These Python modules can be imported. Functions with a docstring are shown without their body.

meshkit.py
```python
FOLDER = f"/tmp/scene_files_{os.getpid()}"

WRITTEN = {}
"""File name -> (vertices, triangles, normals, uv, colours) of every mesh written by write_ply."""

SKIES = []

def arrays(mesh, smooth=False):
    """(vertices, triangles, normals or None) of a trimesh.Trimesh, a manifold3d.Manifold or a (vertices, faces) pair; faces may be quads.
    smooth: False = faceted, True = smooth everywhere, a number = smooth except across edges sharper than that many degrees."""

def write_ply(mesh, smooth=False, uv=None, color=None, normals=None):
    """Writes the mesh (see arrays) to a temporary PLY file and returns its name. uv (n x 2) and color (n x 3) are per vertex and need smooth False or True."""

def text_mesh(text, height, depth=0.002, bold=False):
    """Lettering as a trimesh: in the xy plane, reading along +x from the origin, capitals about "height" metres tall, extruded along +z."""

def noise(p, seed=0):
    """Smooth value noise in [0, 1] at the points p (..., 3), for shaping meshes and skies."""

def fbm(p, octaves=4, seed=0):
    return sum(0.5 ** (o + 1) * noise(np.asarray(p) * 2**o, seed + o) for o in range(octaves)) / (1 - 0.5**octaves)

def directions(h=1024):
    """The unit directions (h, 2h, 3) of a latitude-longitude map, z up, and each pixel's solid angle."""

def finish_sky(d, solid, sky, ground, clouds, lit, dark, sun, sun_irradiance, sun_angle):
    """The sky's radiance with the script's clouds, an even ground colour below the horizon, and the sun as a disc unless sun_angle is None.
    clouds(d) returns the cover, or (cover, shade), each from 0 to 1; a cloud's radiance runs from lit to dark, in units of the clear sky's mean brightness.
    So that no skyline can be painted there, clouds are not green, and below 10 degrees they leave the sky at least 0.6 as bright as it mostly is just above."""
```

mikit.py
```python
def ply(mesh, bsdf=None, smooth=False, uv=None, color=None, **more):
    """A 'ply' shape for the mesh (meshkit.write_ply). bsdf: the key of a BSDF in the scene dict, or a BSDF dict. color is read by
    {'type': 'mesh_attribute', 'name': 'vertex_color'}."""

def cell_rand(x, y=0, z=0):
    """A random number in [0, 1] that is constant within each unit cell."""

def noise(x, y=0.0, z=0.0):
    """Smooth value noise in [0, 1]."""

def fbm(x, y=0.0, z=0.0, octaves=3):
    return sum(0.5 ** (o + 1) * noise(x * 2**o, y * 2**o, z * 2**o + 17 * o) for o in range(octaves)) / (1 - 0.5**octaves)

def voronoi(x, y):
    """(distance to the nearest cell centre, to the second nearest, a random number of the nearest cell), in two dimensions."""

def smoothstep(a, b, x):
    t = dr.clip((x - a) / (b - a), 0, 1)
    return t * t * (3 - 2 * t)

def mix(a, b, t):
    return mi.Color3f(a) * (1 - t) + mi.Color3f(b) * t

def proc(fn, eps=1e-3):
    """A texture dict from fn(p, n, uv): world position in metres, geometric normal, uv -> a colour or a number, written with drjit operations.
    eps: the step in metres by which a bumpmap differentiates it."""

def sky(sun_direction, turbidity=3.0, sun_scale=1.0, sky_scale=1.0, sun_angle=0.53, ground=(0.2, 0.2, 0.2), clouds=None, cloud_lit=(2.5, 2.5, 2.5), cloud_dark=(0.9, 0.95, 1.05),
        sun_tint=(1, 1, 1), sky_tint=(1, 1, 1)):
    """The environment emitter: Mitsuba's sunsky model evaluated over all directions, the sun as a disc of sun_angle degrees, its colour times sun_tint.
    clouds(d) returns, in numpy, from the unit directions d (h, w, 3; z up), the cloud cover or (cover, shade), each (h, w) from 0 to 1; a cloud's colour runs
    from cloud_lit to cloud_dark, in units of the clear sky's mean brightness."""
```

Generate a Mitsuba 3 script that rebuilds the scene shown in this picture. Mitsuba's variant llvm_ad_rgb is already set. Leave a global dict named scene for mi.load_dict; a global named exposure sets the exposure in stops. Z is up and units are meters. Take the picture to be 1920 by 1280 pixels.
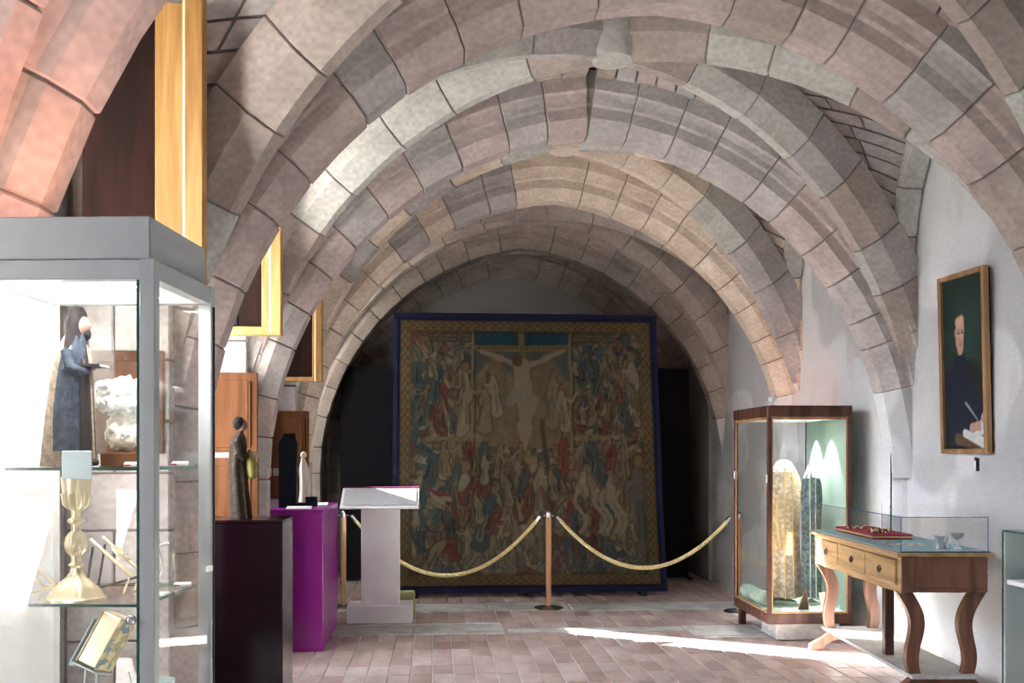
import math, random
import numpy as np
import trimesh
import drjit as dr
import mitsuba as mi
import mikit, meshkit
from mikit import proc, noise, fbm, smoothstep, mix

rng = random.Random(11)
nrng = np.random.default_rng(11)
T = mi.ScalarTransform4f
scene, labels = {}, {}

# ------------------------------------------------------------------ camera, sky, exposure
F_PX, SHIFT_PX = 1900.0, 210.0
YAW = math.atan(145.0 / F_PX)
CAM = (-0.95, 0.0, 1.5)
exposure = 5.72
scene['camera'] = {
    'type': 'perspective', 'fov': math.degrees(2 * math.atan(960 / F_PX)), 'fov_axis': 'x',
    'principal_point_offset_x': 0.0, 'principal_point_offset_y': -SHIFT_PX / 1280.0,
    'near_clip': 0.05, 'far_clip': 200.0,
    'to_world': T().look_at(origin=list(CAM), target=[CAM[0] + math.sin(YAW), CAM[1] + math.cos(YAW), CAM[2]], up=[0, 0, 1])}
SUN_EL = math.radians(25.0)
scene['sky'] = mikit.sky((-0.85 * math.cos(SUN_EL), 0.527 * math.cos(SUN_EL), math.sin(SUN_EL)), turbidity=3.5, sun_scale=6.0, sky_scale=4.0,
                         sun_angle=0.8, ground=(0.15, 0.15, 0.14), sun_tint=(0.74, 0.99, 1.47), sky_tint=(0.76, 1.0, 1.42),
                         clouds=lambda d: (0.65 + 0.3 * meshkit.fbm(d * 3.0, 3), 0.3), cloud_lit=(1.7, 1.7, 1.7), cloud_dark=(1.1, 1.12, 1.15))


# ------------------------------------------------------------------ naming helpers
USED = set()


def numbered(base):
    k, n = base, 0
    while k in USED:
        n += 1
        k = f'{base}_{n:03d}'
    USED.add(k)
    return k


def obj(name, mesh, bsdf, parent=None, smooth=False, label=None, cat=None, group=None, kind=None, color=None, to_world=None, **more):
    key = numbered((parent + '__' if parent else '') + name)
    scene[key] = mikit.ply(mesh, bsdf, smooth=smooth, color=color, **more)
    if to_world is not None:
        scene[key]['to_world'] = to_world
    tag(key, label, cat, group, kind)
    return key


def tag(key, label=None, cat=None, group=None, kind=None):
    d = {k: v for k, v in (('label', label), ('category', cat), ('group', group), ('kind', kind)) if v}
    if d:
        labels[key] = d


def thing(name, label=None, cat=None, group=None, kind=None):
    key = numbered(name)
    tag(key, label, cat, group, kind)
    return key


# ------------------------------------------------------------------ mesh helpers
def join(*ms):
    ms = [m for m in ms if m is not None]
    vs, fs, n = [], [], 0
    for v, f in ms:
        vs.append(np.asarray(v, float)); fs.append(np.asarray(f, int) + n); n += len(v)
    return np.vstack(vs), np.vstack(fs)


def tri(f):
    f = np.asarray(f, int)
    return f if f.shape[1] == 3 else np.vstack([f[:, [0, 1, 2]], f[:, [0, 2, 3]]])


BOXF = tri([[0, 2, 3, 1], [4, 5, 7, 6], [0, 1, 5, 4], [2, 6, 7, 3], [0, 4, 6, 2], [1, 3, 7, 5]])


def box(x0, x1, y0, y1, z0, z1):
    v = np.array([[x, y, z] for x in (x0, x1) for y in (y0, y1) for z in (z0, z1)], float)
    return v, BOXF


def cbox(x0, x1, y0, y1, z0, z1, c=0.004):
    """A box with chamfered edges."""
    c = min(c, 0.45 * min(x1 - x0, y1 - y0, z1 - z0))
    p = []
    for x, sx in ((x0, 1), (x1, -1)):
        for y, sy in ((y0, 1), (y1, -1)):
            for z, sz in ((z0, 1), (z1, -1)):
                p += [[x + sx * c, y + sy * c, z], [x + sx * c, y, z + sz * c], [x, y + sy * c, z + sz * c]]
    h = trimesh.convex.convex_hull(np.array(p))
    return np.array(h.vertices), np.array(h.faces)


def grid_faces(nu, nv, wrap=False):
    i, j = np.meshgrid(np.arange(nu - 1), np.arange(nv if wrap else nv - 1), indexing='ij')
    a, b = i * nv + j, i * nv + (j + 1) % nv
    c, d = (i + 1) * nv + (j + 1) % nv, (i + 1) * nv + j
    return tri(np.stack([a, b, c, d], -1).reshape(-1, 4))


def rings(R, caps=True):
    """R: (n rings, k points, 3) -> a closed skin."""
    n, k = R.shape[:2]
    v = R.reshape(-1, 3)
    f = grid_faces(n, k, True)
    if caps:
        v = np.vstack([v, R[0].mean(0), R[-1].mean(0)])
        j = np.arange(k)
        f = np.vstack([f, np.stack([j * 0 + n * k, (j + 1) % k, j], 1), np.stack([j * 0 + n * k + 1, (n - 1) * k + j, (n - 1) * k + (j + 1) % k], 1)])
    return v, f


def lathe(prof, n=32, center=(0, 0, 0), lobes=0, amp=0.0):
    prof = np.asarray(prof, float)
    a = np.arange(n) * 2 * np.pi / n
    s = 1 + (amp * np.cos(a * lobes) if lobes else 0 * a)
    R = np.stack([prof[:, :1] * np.cos(a) * s, prof[:, :1] * np.sin(a) * s, np.repeat(prof[:, 1:2], n, 1)], -1)
    return rings(R + np.asarray(center, float))


def tube(path, r, k=10):
    path = np.asarray(path, float)
    r = np.broadcast_to(np.asarray(r, float), (len(path),))
    t = np.gradient(path, axis=0)
    t /= np.linalg.norm(t, axis=1, keepdims=True) + 1e-12
    up = np.array([0, 0, 1.0]) if abs(t[:, 2]).mean() < 0.9 else np.array([1.0, 0, 0])
    a = np.cross(t, up); a /= np.linalg.norm(a, axis=1, keepdims=True) + 1e-12
    b = np.cross(a, t)
    th = np.arange(k) * 2 * np.pi / k
    R = path[:, None] + r[:, None, None] * (a[:, None] * np.cos(th)[None, :, None] + b[:, None] * np.sin(th)[None, :, None])
    return rings(R)


def bar(p, q, w, h=None):
    return tube([p, q], w / 2, 4) if h is None else tube([p, q], w / 2, 6)


def loft(secs, n=48, folds=0, amp=0.0, phase=0.0, jitter=0.0, seed=1, sub=6):
    """secs: (z, cx, cy, rx, ry[, fold factor]); an ellipse stack with soft vertical folds."""
    s = np.array([list(q) + [1.0] * (6 - len(q)) for q in secs], float)
    tt = np.linspace(0, len(s) - 1, (len(s) - 1) * sub + 1)
    s = np.stack([np.interp(tt, np.arange(len(s)), s[:, i]) for i in range(6)], 1)
    ker = np.array([0.25, 0.5, 0.25])
    for _ in range(2):
        s[1:-1, 1:] = ker[0] * s[:-2, 1:] + ker[1] * s[1:-1, 1:] + ker[2] * s[2:, 1:]
    a = np.arange(n) * 2 * np.pi / n
    f = 1 + s[:, 5:6] * amp * (np.cos(a * folds + phase + 1.5 * np.sin(2 * a + phase)) if folds else 0 * a)[None]
    R = np.stack([s[:, 1:2] + s[:, 3:4] * np.cos(a) * f, s[:, 2:3] + s[:, 4:5] * np.sin(a) * f, np.repeat(s[:, :1], n, 1)], -1)
    if jitter:
        d = meshkit.fbm(R / max(jitter * 6, 1e-6), 3, seed) - 0.5
        c = np.stack([s[:, 1], s[:, 2], s[:, 0]], 1)[:, None]
        R = R + (R - c) / (np.linalg.norm(R - c, axis=-1, keepdims=True) + 1e-9) * d[..., None] * 2 * jitter
    return rings(R)


def ball(c, r, sub=3, amp=0.0, freq=3.0, seed=0, scale=(1, 1, 1)):
    m = trimesh.creation.icosphere(subdivisions=sub)
    v = np.array(m.vertices)
    k = 1 + amp * 2 * (meshkit.fbm(v * freq + 7.3, 4, seed) - 0.5) if amp else 1.0
    v = v * (k[:, None] if amp else 1.0) * np.asarray(scale) * r + np.asarray(c, float)
    return v, np.array(m.faces)


def prism(poly, y0, y1, axis='y'):
    """Extrude a polygon given in (x, z) along y (or in (x, y) along z, or in (y, z) along x)."""
    from shapely.geometry import Polygon
    m = trimesh.creation.extrude_polygon(Polygon(poly), y1 - y0, engine='earcut')
    v, f = np.array(m.vertices), np.array(m.faces)
    if axis == 'y':
        v = np.stack([v[:, 0], y1 - v[:, 2], v[:, 1]], 1)
    elif axis == 'x':
        v = np.stack([y0 + v[:, 2], v[:, 0], v[:, 1]], 1)
    else:
        v = np.stack([v[:, 0], v[:, 1], y0 + v[:, 2]], 1)
    return v, f


def xf(mesh, loc=(0, 0, 0), rotz=0.0):
    v, f = mesh
    c, s = math.cos(math.radians(rotz)), math.sin(math.radians(rotz))
    v = np.asarray(v, float)
    return np.stack([v[:, 0] * c - v[:, 1] * s + loc[0], v[:, 0] * s + v[:, 1] * c + loc[1], v[:, 2] + loc[2]], 1), f


def tilt(mesh, deg, axis, pivot):
    R = trimesh.transformations.rotation_matrix(math.radians(deg), axis, pivot)
    return trimesh.transform_points(np.asarray(mesh[0], float), R), mesh[1]


# ------------------------------------------------------------------ materials
def mat(key, d, two=True):
    scene[key] = {'type': 'twosided', 'bsdf': d} if two else d
    return key


def rgb(*c):
    return {'type': 'rgb', 'value': list(c)}


def stone_fn(c, c2, s=5.0):
    def fn(p, n, uv):
        a = fbm(p.x * s, p.y * s, p.z * s, 2)
        g = noise(p.x * 45, p.y * 45, p.z * 45)
        return mix(c, c2, smoothstep(0.3, 0.72, a)) * (0.85 + 0.3 * g)
    return fn


def stone_bump(p, n, uv):
    return 0.5 * fbm(p.x * 9, p.y * 9, p.z * 9, 3) + 0.25 * noise(p.x * 60, p.y * 60, p.z * 60)


def stone(key, c, c2, s=5.0):
    return mat(key, {'type': 'diffuse', 'reflectance': proc(stone_fn(c, c2, s))})


stone('m_stone_pink', (0.481, 0.399, 0.382), (0.415, 0.345, 0.333))
stone('m_stone_grey', (0.444, 0.413, 0.408), (0.378, 0.353, 0.348))
stone('m_stone_tan_lit', (0.680, 0.582, 0.491), (0.575, 0.478, 0.392))  # tan stone, raised: the warm light on this arch is put into the colour
stone('m_stone_pale', (0.494, 0.488, 0.463), (0.433, 0.424, 0.398))
stone('m_stone_brown', (0.413, 0.353, 0.323), (0.353, 0.302, 0.277))
mat('m_mortar', {'type': 'diffuse', 'reflectance': rgb(0.19, 0.17, 0.16)})
mat('m_mortar_pale', {'type': 'diffuse', 'reflectance': rgb(0.40, 0.37, 0.34)})


def plaster_fn(p, n, uv):
    a = fbm(p.x * 1.3, p.y * 1.3, p.z * 1.0, 3)
    b = fbm(p.x * 6 + 3, p.y * 6, p.z * 2.2, 2)
    g = noise(p.x * 50, p.y * 50, p.z * 50)
    c = mix((0.64, 0.665, 0.69), (0.49, 0.505, 0.525), smoothstep(0.47, 0.53, a))
    c = mix(c, (0.56, 0.545, 0.54), 0.5 * smoothstep(0.6, 0.72, b))
    return c * (0.95 + 0.1 * g)


def plaster_h(p, n, uv):
    return fbm(p.x * 8, p.y * 8, p.z * 6, 2)


mat('m_plaster', {'type': 'bumpmap', 'arbitrary': proc(plaster_h, 3e-3), 'scale': 0.012, 'bsdf': {'type': 'diffuse', 'reflectance': proc(plaster_fn)}})
mat('m_plaster_plain', {'type': 'diffuse', 'reflectance': rgb(0.55, 0.54, 0.52)})
mat('m_added_wall', {'type': 'diffuse', 'reflectance': rgb(0.10, 0.10, 0.095)})
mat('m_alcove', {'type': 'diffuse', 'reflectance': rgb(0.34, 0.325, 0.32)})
mat('m_black_cloth', {'type': 'diffuse', 'reflectance': rgb(0.015, 0.015, 0.018)})


def tile_fn(c, c2):
    def fn(p, n, uv):
        a = fbm(p.x * 9, p.y * 5, 0.0, 2)
        g = noise(p.x * 90, p.y * 90, 0.0)
        return mix(c, c2, smoothstep(0.3, 0.7, a)) * (0.9 + 0.2 * g)
    return fn


for k, c, c2 in (('m_tile', (0.42, 0.335, 0.32), (0.36, 0.28, 0.265)), ('m_tile_pale', (0.46, 0.38, 0.365), (0.40, 0.325, 0.31)), ('m_tile_dark', (0.36, 0.27, 0.255), (0.31, 0.23, 0.215))):
    mat(k, {'type': 'principled', 'base_color': proc(tile_fn(c, c2)), 'roughness': 0.42, 'specular': 0.5})
mat('m_grout', {'type': 'diffuse', 'reflectance': rgb(0.56, 0.55, 0.54)})
stone('m_slab', (0.50, 0.51, 0.50), (0.41, 0.42, 0.42), 8.0)


def wood_fn(c, c2, fx=22.0, fz=1.6):
    def fn(p, n, uv):
        w = fbm(p.x * fx + 2 * noise(p.x * 2, p.y * 2, p.z * 1.5), p.y * fx, p.z * fz, 2)
        g = noise(p.x * 140, p.y * 140, p.z * 6)
        return mix(c, c2, smoothstep(0.3, 0.7, w)) * (0.88 + 0.22 * g)
    return fn


def wood_along(c, c2):
    """Grain along the table's length (world y)."""
    def fn(p, n, uv):
        w = fbm(p.x * 20, p.y * 1.5, p.z * 26, 2)
        g = noise(p.x * 120, p.y * 5, p.z * 130)
        return mix(c, c2, smoothstep(0.3, 0.7, w)) * (0.88 + 0.22 * g)
    return fn


def wood(key, c, c2, rough=0.45, fn=None, coat=0.0):
    return mat(key, {'type': 'principled', 'base_color': proc(fn or wood_fn(c, c2)), 'roughness': rough, 'specular': 0.15 if rough > 0.7 else 0.35, 'clearcoat': coat, 'clearcoat_gloss': 0.7})


wood('m_oak', (0.4437, 0.2525, 0.0926), (0.3332, 0.1726, 0.0553))
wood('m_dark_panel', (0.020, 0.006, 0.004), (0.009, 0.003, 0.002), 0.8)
wood('m_copper_wood', (0.1078, 0.0440, 0.0176), (0.0715, 0.0264, 0.0099), 0.75)
wood('m_mahogany', (0.085, 0.038, 0.026), (0.045, 0.020, 0.015), 0.4)
wood('m_table', (0.1823, 0.0837, 0.0513), (0.1148, 0.0513, 0.0324), 0.45)
wood('m_drawer', None, None, 0.45, wood_along((0.42, 0.275, 0.135), (0.32, 0.195, 0.085)))
wood('m_post_wood', (0.50, 0.29, 0.17), (0.40, 0.22, 0.12), 0.4)
wood('m_brass_frame', (0.38, 0.22, 0.10), (0.24, 0.13, 0.06), 0.4)


def plain(key, c, rough=0.5, spec=0.4, **more):
    return mat(key, {'type': 'principled', 'base_color': rgb(*c), 'roughness': rough, 'specular': spec, **more})


plain('m_aluminium', (0.30, 0.32, 0.34), 0.4, 0.5)
plain('m_white_panel', (0.84, 0.85, 0.84), 0.6)
plain('m_oak_highlight', (0.66, 0.47, 0.26), 0.25, 0.5)  # paler than the oak: the highlight on the bevel is put into the colour
plain('m_white', (0.83, 0.85, 0.87), 0.45)
plain('m_magenta', (0.10, 0.008, 0.05), 0.4)
plain('m_purple_shaded', (0.0072, 0.0004, 0.0048), 0.14, 0.5)  # the other pedestal's purple with shade put into the colour
plain('m_purple', (0.2281, 0.0189, 0.2197), 0.22, 0.5)
plain('m_navy', (0.005, 0.007, 0.030), 0.7, 0.2)
plain('m_navy_box', (0.004, 0.008, 0.013), 0.5, 0.15)
plain('m_dark', (0.012, 0.012, 0.014), 0.4)
plain('m_sheet', (0.50, 0.51, 0.53), 0.5)
plain('m_red', (0.30, 0.02, 0.05), 0.7)
plain('m_paper', (0.80, 0.79, 0.75), 0.7)
plain('m_green_edge', (0.020, 0.075, 0.065), 0.15, 0.6)
plain('m_blue_edge', (0.03, 0.08, 0.30), 0.15, 0.6)
plain('m_cloth_blue', (0.24, 0.36, 0.40), 0.8, 0.2)
plain('m_olive', (0.34, 0.33, 0.16), 0.6)
plain('m_rubber', (0.02, 0.02, 0.02), 0.8)
plain('m_ivory', (0.74, 0.68, 0.54), 0.5)
plain('m_skin_paint', (0.16, 0.095, 0.07), 0.5)
plain('m_bronze_dark', (0.05, 0.04, 0.03), 0.4, 0.5)
mat('m_chrome', {'type': 'roughconductor', 'material': 'Cr', 'alpha': 0.12})
mat('m_gold', {'type': 'principled', 'base_color': rgb(0.86, 0.75, 0.52), 'metallic': 0.65, 'roughness': 0.28})
mat('m_silver', {'type': 'principled', 'base_color': rgb(0.62, 0.66, 0.70), 'metallic': 0.8, 'roughness': 0.3})
scene['m_glass'] = {'type': 'thindielectric', 'int_ior': 1.5}
scene['m_acrylic'] = {'type': 'thindielectric', 'int_ior': 1.35}


def cloth_fn(c, c2, c3, s):
    def fn(p, n, uv):
        a = fbm(p.x * s, p.y * s, p.z * s, 2)
        b = noise(p.x * s * 1.6 + 9, p.y * s, p.z * s * 1.2)
        t = noise(p.x * 220, p.y * 220, p.z * 220)
        return mix(mix(c, c2, smoothstep(0.47, 0.53, a)), c3, smoothstep(0.58, 0.63, b)) * (0.85 + 0.3 * t)
    return fn


def cloth(key, c, c2, c3, s, rough=0.8):
    return mat(key, {'type': 'principled', 'base_color': proc(cloth_fn(c, c2, c3, s)), 'roughness': rough, 'specular': 0.2, 'sheen': 0.3})


cloth('m_brocade_cream', (0.56, 0.50, 0.38), (0.42, 0.34, 0.20), (0.36, 0.33, 0.25), 38)
cloth('m_brocade_green', (0.11, 0.17, 0.17), (0.17, 0.23, 0.22), (0.07, 0.11, 0.14), 34)
cloth('m_mint', (0.36, 0.50, 0.42), (0.32, 0.45, 0.38), (0.46, 0.56, 0.47), 14)
cloth('m_robe', (0.0303, 0.0220, 0.0165), (0.0231, 0.0171, 0.0127), (0.0358, 0.0264, 0.0198), 40)
cloth('m_robe_grey', (0.20, 0.16, 0.125), (0.15, 0.12, 0.095), (0.23, 0.19, 0.15), 60)
cloth('m_robe_navy', (0.018, 0.027, 0.042), (0.014, 0.021, 0.034), (0.024, 0.034, 0.05), 60)
cloth('m_robe_black', (0.006, 0.005, 0.007), (0.008, 0.006, 0.007), (0.010, 0.007, 0.008), 60)
cloth('m_carving', (0.80, 0.77, 0.70), (0.70, 0.64, 0.50), (0.84, 0.82, 0.78), 18)
cloth('m_gilt_print', (0.62, 0.52, 0.30), (0.42, 0.36, 0.22), (0.20, 0.27, 0.30), 55)
cloth('m_rope', (0.60, 0.50, 0.27), (0.52, 0.42, 0.21), (0.66, 0.56, 0.32), 60)
mat('m_vertex', {'type': 'diffuse', 'reflectance': {'type': 'mesh_attribute', 'name': 'vertex_color'}})
mat('m_vertex_varnish', {'type': 'principled', 'base_color': {'type': 'mesh_attribute', 'name': 'vertex_color'}, 'roughness': 0.5, 'specular': 0.25})

# ------------------------------------------------------------------ the hall: dimensions
ARCHES = [  # y of the arch's centre, xc, springing z, radius, offset of the two centres, stone
    (0.75, 0.28, 1.36, 2.54, 0.15), (2.76, 0.26, 1.36, 2.50, 0.15), (5.36, 0.233, 1.36, 2.528, 0.151), (7.39, 0.158, 1.317, 2.505, 0.206),
    (9.43, 0.136, 1.419, 2.443, 0.225), (11.47, 0.061, 1.281, 2.552, 0.272), (13.05, 0.05, 1.281, 2.50, 0.272)]
STONES = [['m_stone_pink'], ['m_stone_pink', 'm_stone_pink', 'm_stone_brown'], ['m_stone_pink', 'm_stone_pink', 'm_stone_grey', 'm_stone_brown'], ['m_stone_grey', 'm_stone_grey', 'm_stone_pink'],
          ['m_stone_tan_lit', 'm_stone_tan_lit', 'm_stone_grey'], ['m_stone_brown'], ['m_stone_brown']]
RIBSTONES = [['m_stone_pink'], ['m_stone_brown', 'm_stone_pale', 'm_stone_brown'], ['m_stone_pale', 'm_stone_grey', 'm_stone_brown'], ['m_stone_tan_lit', 'm_stone_pale', 'm_stone_grey'], ['m_stone_brown'], ['m_stone_brown']]
BOSS = [(0.24, 1.76, 4.02), (0.22, 4.06, 4.02), (0.169, 6.37, 3.99), (0.128, 8.41, 4.02), (0.11, 10.45, 3.90), (0.07, 12.26, 3.90)]
TOP = 4.95
LEFT = -2.75
BACK = 13.0
FRONT = -4.2


def wallx(y):
    return 2.93 - 0.052 * y


def left_edge(k):
    y, xc, zc, r, e = ARCHES[k]
    return xc + e - r


def right_edge(k):
    y, xc, zc, r, e = ARCHES[k]
    return xc - e + r


# ------------------------------------------------------------------ floor
X0, X1 = -3.85, 3.4
obj('floor', box(X0, X1, FRONT - 0.3, BACK + 0.3, -0.2, -0.006), 'm_grout', kind='structure', label='red terracotta tiled floor with pale joints and grey stone strips')
TW, TL = 0.147, 0.30
tiles = []
for i in range(int((2.75 - LEFT) / TW) + 1):
    for j in range(int((BACK - 5.4) / TL) + 1):
        x, y = LEFT + 0.02 + i * TW, 5.4 + j * TL + (0.0 if i % 2 else 0.02)
        if x + TW > wallx(y) - 0.02:
            continue
        inside = -1.75 < x < 2.0 and 6.45 < y < 9.4
        tiles.append((0 if inside else 1, x, y))
strips = [(-1.9, -0.36, 8.44, 8.88), (1.19, 2.42, 8.20, 8.66), (-2.0, 0.35, 9.66, 10.12), (0.37, 2.35, 9.58, 10.05), (-0.34, 1.17, 8.46, 8.62)]
shown, rest = 0, []


def tile_mesh(x, y):
    g, c = 0.0045, 0.003
    h = rng.uniform(-0.0008, 0.0012)
    a = np.array([[x + g, y + g], [x + TW - g, y + g], [x + TW - g, y + TL - g], [x + g, y + TL - g]])
    b = np.array([[x + g + c, y + g + c], [x + TW - g - c, y + g + c], [x + TW - g - c, y + TL - g - c], [x + g + c, y + TL - g - c]])
    v = np.vstack([np.c_[a, [-0.006] * 4], np.c_[a, [h - c * 0.6] * 4], np.c_[b, [h] * 4]])
    q = [[k, (k + 1) % 4, (k + 1) % 4 + 4, k + 4] for k in range(4)] + [[k + 4, (k + 1) % 4 + 4, (k + 1) % 4 + 8, k + 8] for k in range(4)] + [[8, 9, 10, 11]]
    return v, tri(q)


for o, x, y in sorted(tiles, key=lambda t: (t[0], t[2], t[1])):
    if any(s[0] - TW * 0.5 < x < s[1] - TW * 0.5 and s[2] - TL * 0.5 < y < s[3] - TL * 0.5 for s in strips[:4]):
        continue
    if o == 0 and shown < 300:
        obj('tile', tile_mesh(x, y), rng.choice(['m_tile', 'm_tile', 'm_tile_pale', 'm_tile_dark']), 'floor')
        shown += 1
    else:
        rest.append(tile_mesh(x, y))
k = obj('far_tiles', join(*rest), 'm_tile', 'floor', kind='stuff')
for s in strips:
    n = max(1, round((s[1] - s[0]) / 0.75))
    for i in range(n):
        a, b = s[0] + (s[1] - s[0]) * i / n, s[0] + (s[1] - s[0]) * (i + 1) / n
        obj('stone_strip', cbox(a + 0.004, b - 0.004, s[2], s[3], -0.01, 0.006 + 0.001 * i, 0.004), 'm_slab', 'floor')

# ------------------------------------------------------------------ walls
import manifold3d as m3


def mbox(x0, x1, y0, y1, z0, z1):
    return m3.Manifold.cube([x1 - x0, y1 - y0, z1 - z0]).translate([x0, y0, z0])


WINDOWS = [(0.2, 1.36, 0.9, 3.6), (3.55, 4.62, 0.95, 3.6), (5.68, 7.00, 0.9, 3.7), (7.72, 8.72, 1.0, 3.7)]
THICK = 1.0
slant = m3.Manifold.hull_points([[LEFT + 0.05 - 3.25 * q, y + 2.01 * q, z + 1.78 * q] for q in (0, 1) for y in (9.83, 10.43) for z in (1.60, 3.40)])
m = mbox(LEFT - THICK, LEFT, FRONT - 0.3, BACK + 0.3, 0, TOP) - slant
for y0, y1, z0, z1 in WINDOWS:
    m = m - mbox(LEFT - THICK - 0.1, LEFT + 0.1, y0, y1, z0, z1)
wl = obj('wall_left', m, 'm_stone_grey', kind='structure', label='left stone wall of the hall with deep window openings')
for n, (y0, y1, z0, z1) in enumerate(WINDOWS):
    xm = LEFT - THICK + 0.10
    b = [box(xm - 0.03, xm + 0.03, y0, y0 + 0.05, z0, z1), box(xm - 0.03, xm + 0.03, y1 - 0.05, y1, z0, z1), box(xm - 0.03, xm + 0.03, y0, y1, z0, z0 + 0.05), box(xm - 0.03, xm + 0.03, y0, y1, z1 - 0.05, z1)]
    if n < 4:
        ym = (y0 + y1) / 2
        b += [box(xm - 0.015, xm + 0.015, ym - 0.015, ym + 0.015, z0, z1), box(xm - 0.015, xm + 0.015, y0, y1, (z0 + z1) / 2 - 0.015, (z0 + z1) / 2 + 0.015)]
    obj('window', join(*b), 'm_dark_panel', kind='structure')
for y, p in ((2.25, 2.0), (5.20, 1.5), (7.20, 1.40), (8.98, 2.7)):  # added unseen blocks that keep the low sun off the nearer windows
    obj('added_sun_block', cbox(LEFT - 0.5 - p, LEFT - THICK, y - 0.25, y + 0.25, 0, TOP, 0.02), 'm_stone_grey', wl)
obj('wall_added_outside', box(-10.6, -10.0, -12, 30, 0, 4.0), 'm_added_wall', kind='structure', label='added dark wall outside the windows that cuts off the low sky')  # unseen wall, added to cut the low skylight at the windows
# added unseen block: slanting hole lets in only sun, keeps last bay dark
m = mbox(LEFT - 2.8, LEFT - THICK, 9.45, 12.9, 0, TOP) - slant
obj('added_sky_block', m, 'm_stone_grey', wl)
# right wall, slightly converging
pts = [(FRONT - 0.3, wallx(FRONT - 0.3)), (BACK + 0.3, wallx(BACK + 0.3))]
poly = [(pts[0][1], pts[0][0]), (pts[0][1] + 0.5, pts[0][0]), (pts[1][1] + 0.5, pts[1][0]), (pts[1][1], pts[1][0])]
obj('wall_right', prism(poly, 0, TOP, 'z'), 'm_plaster', kind='structure', label='right wall of rough whitewashed plaster')
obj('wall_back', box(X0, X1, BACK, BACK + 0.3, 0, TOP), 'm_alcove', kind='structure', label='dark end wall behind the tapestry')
obj('wall_front', box(X0, X1, FRONT - 0.3, FRONT, 0, TOP), 'm_plaster_plain', kind='structure', label='wall behind the camera')
# dark lining of the last bay
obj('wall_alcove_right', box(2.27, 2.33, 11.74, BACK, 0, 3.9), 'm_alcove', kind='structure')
obj('wall_alcove_left', box(-2.4, -2.3, 11.74, BACK, 0, 3.9), 'm_alcove', kind='structure')

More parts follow.
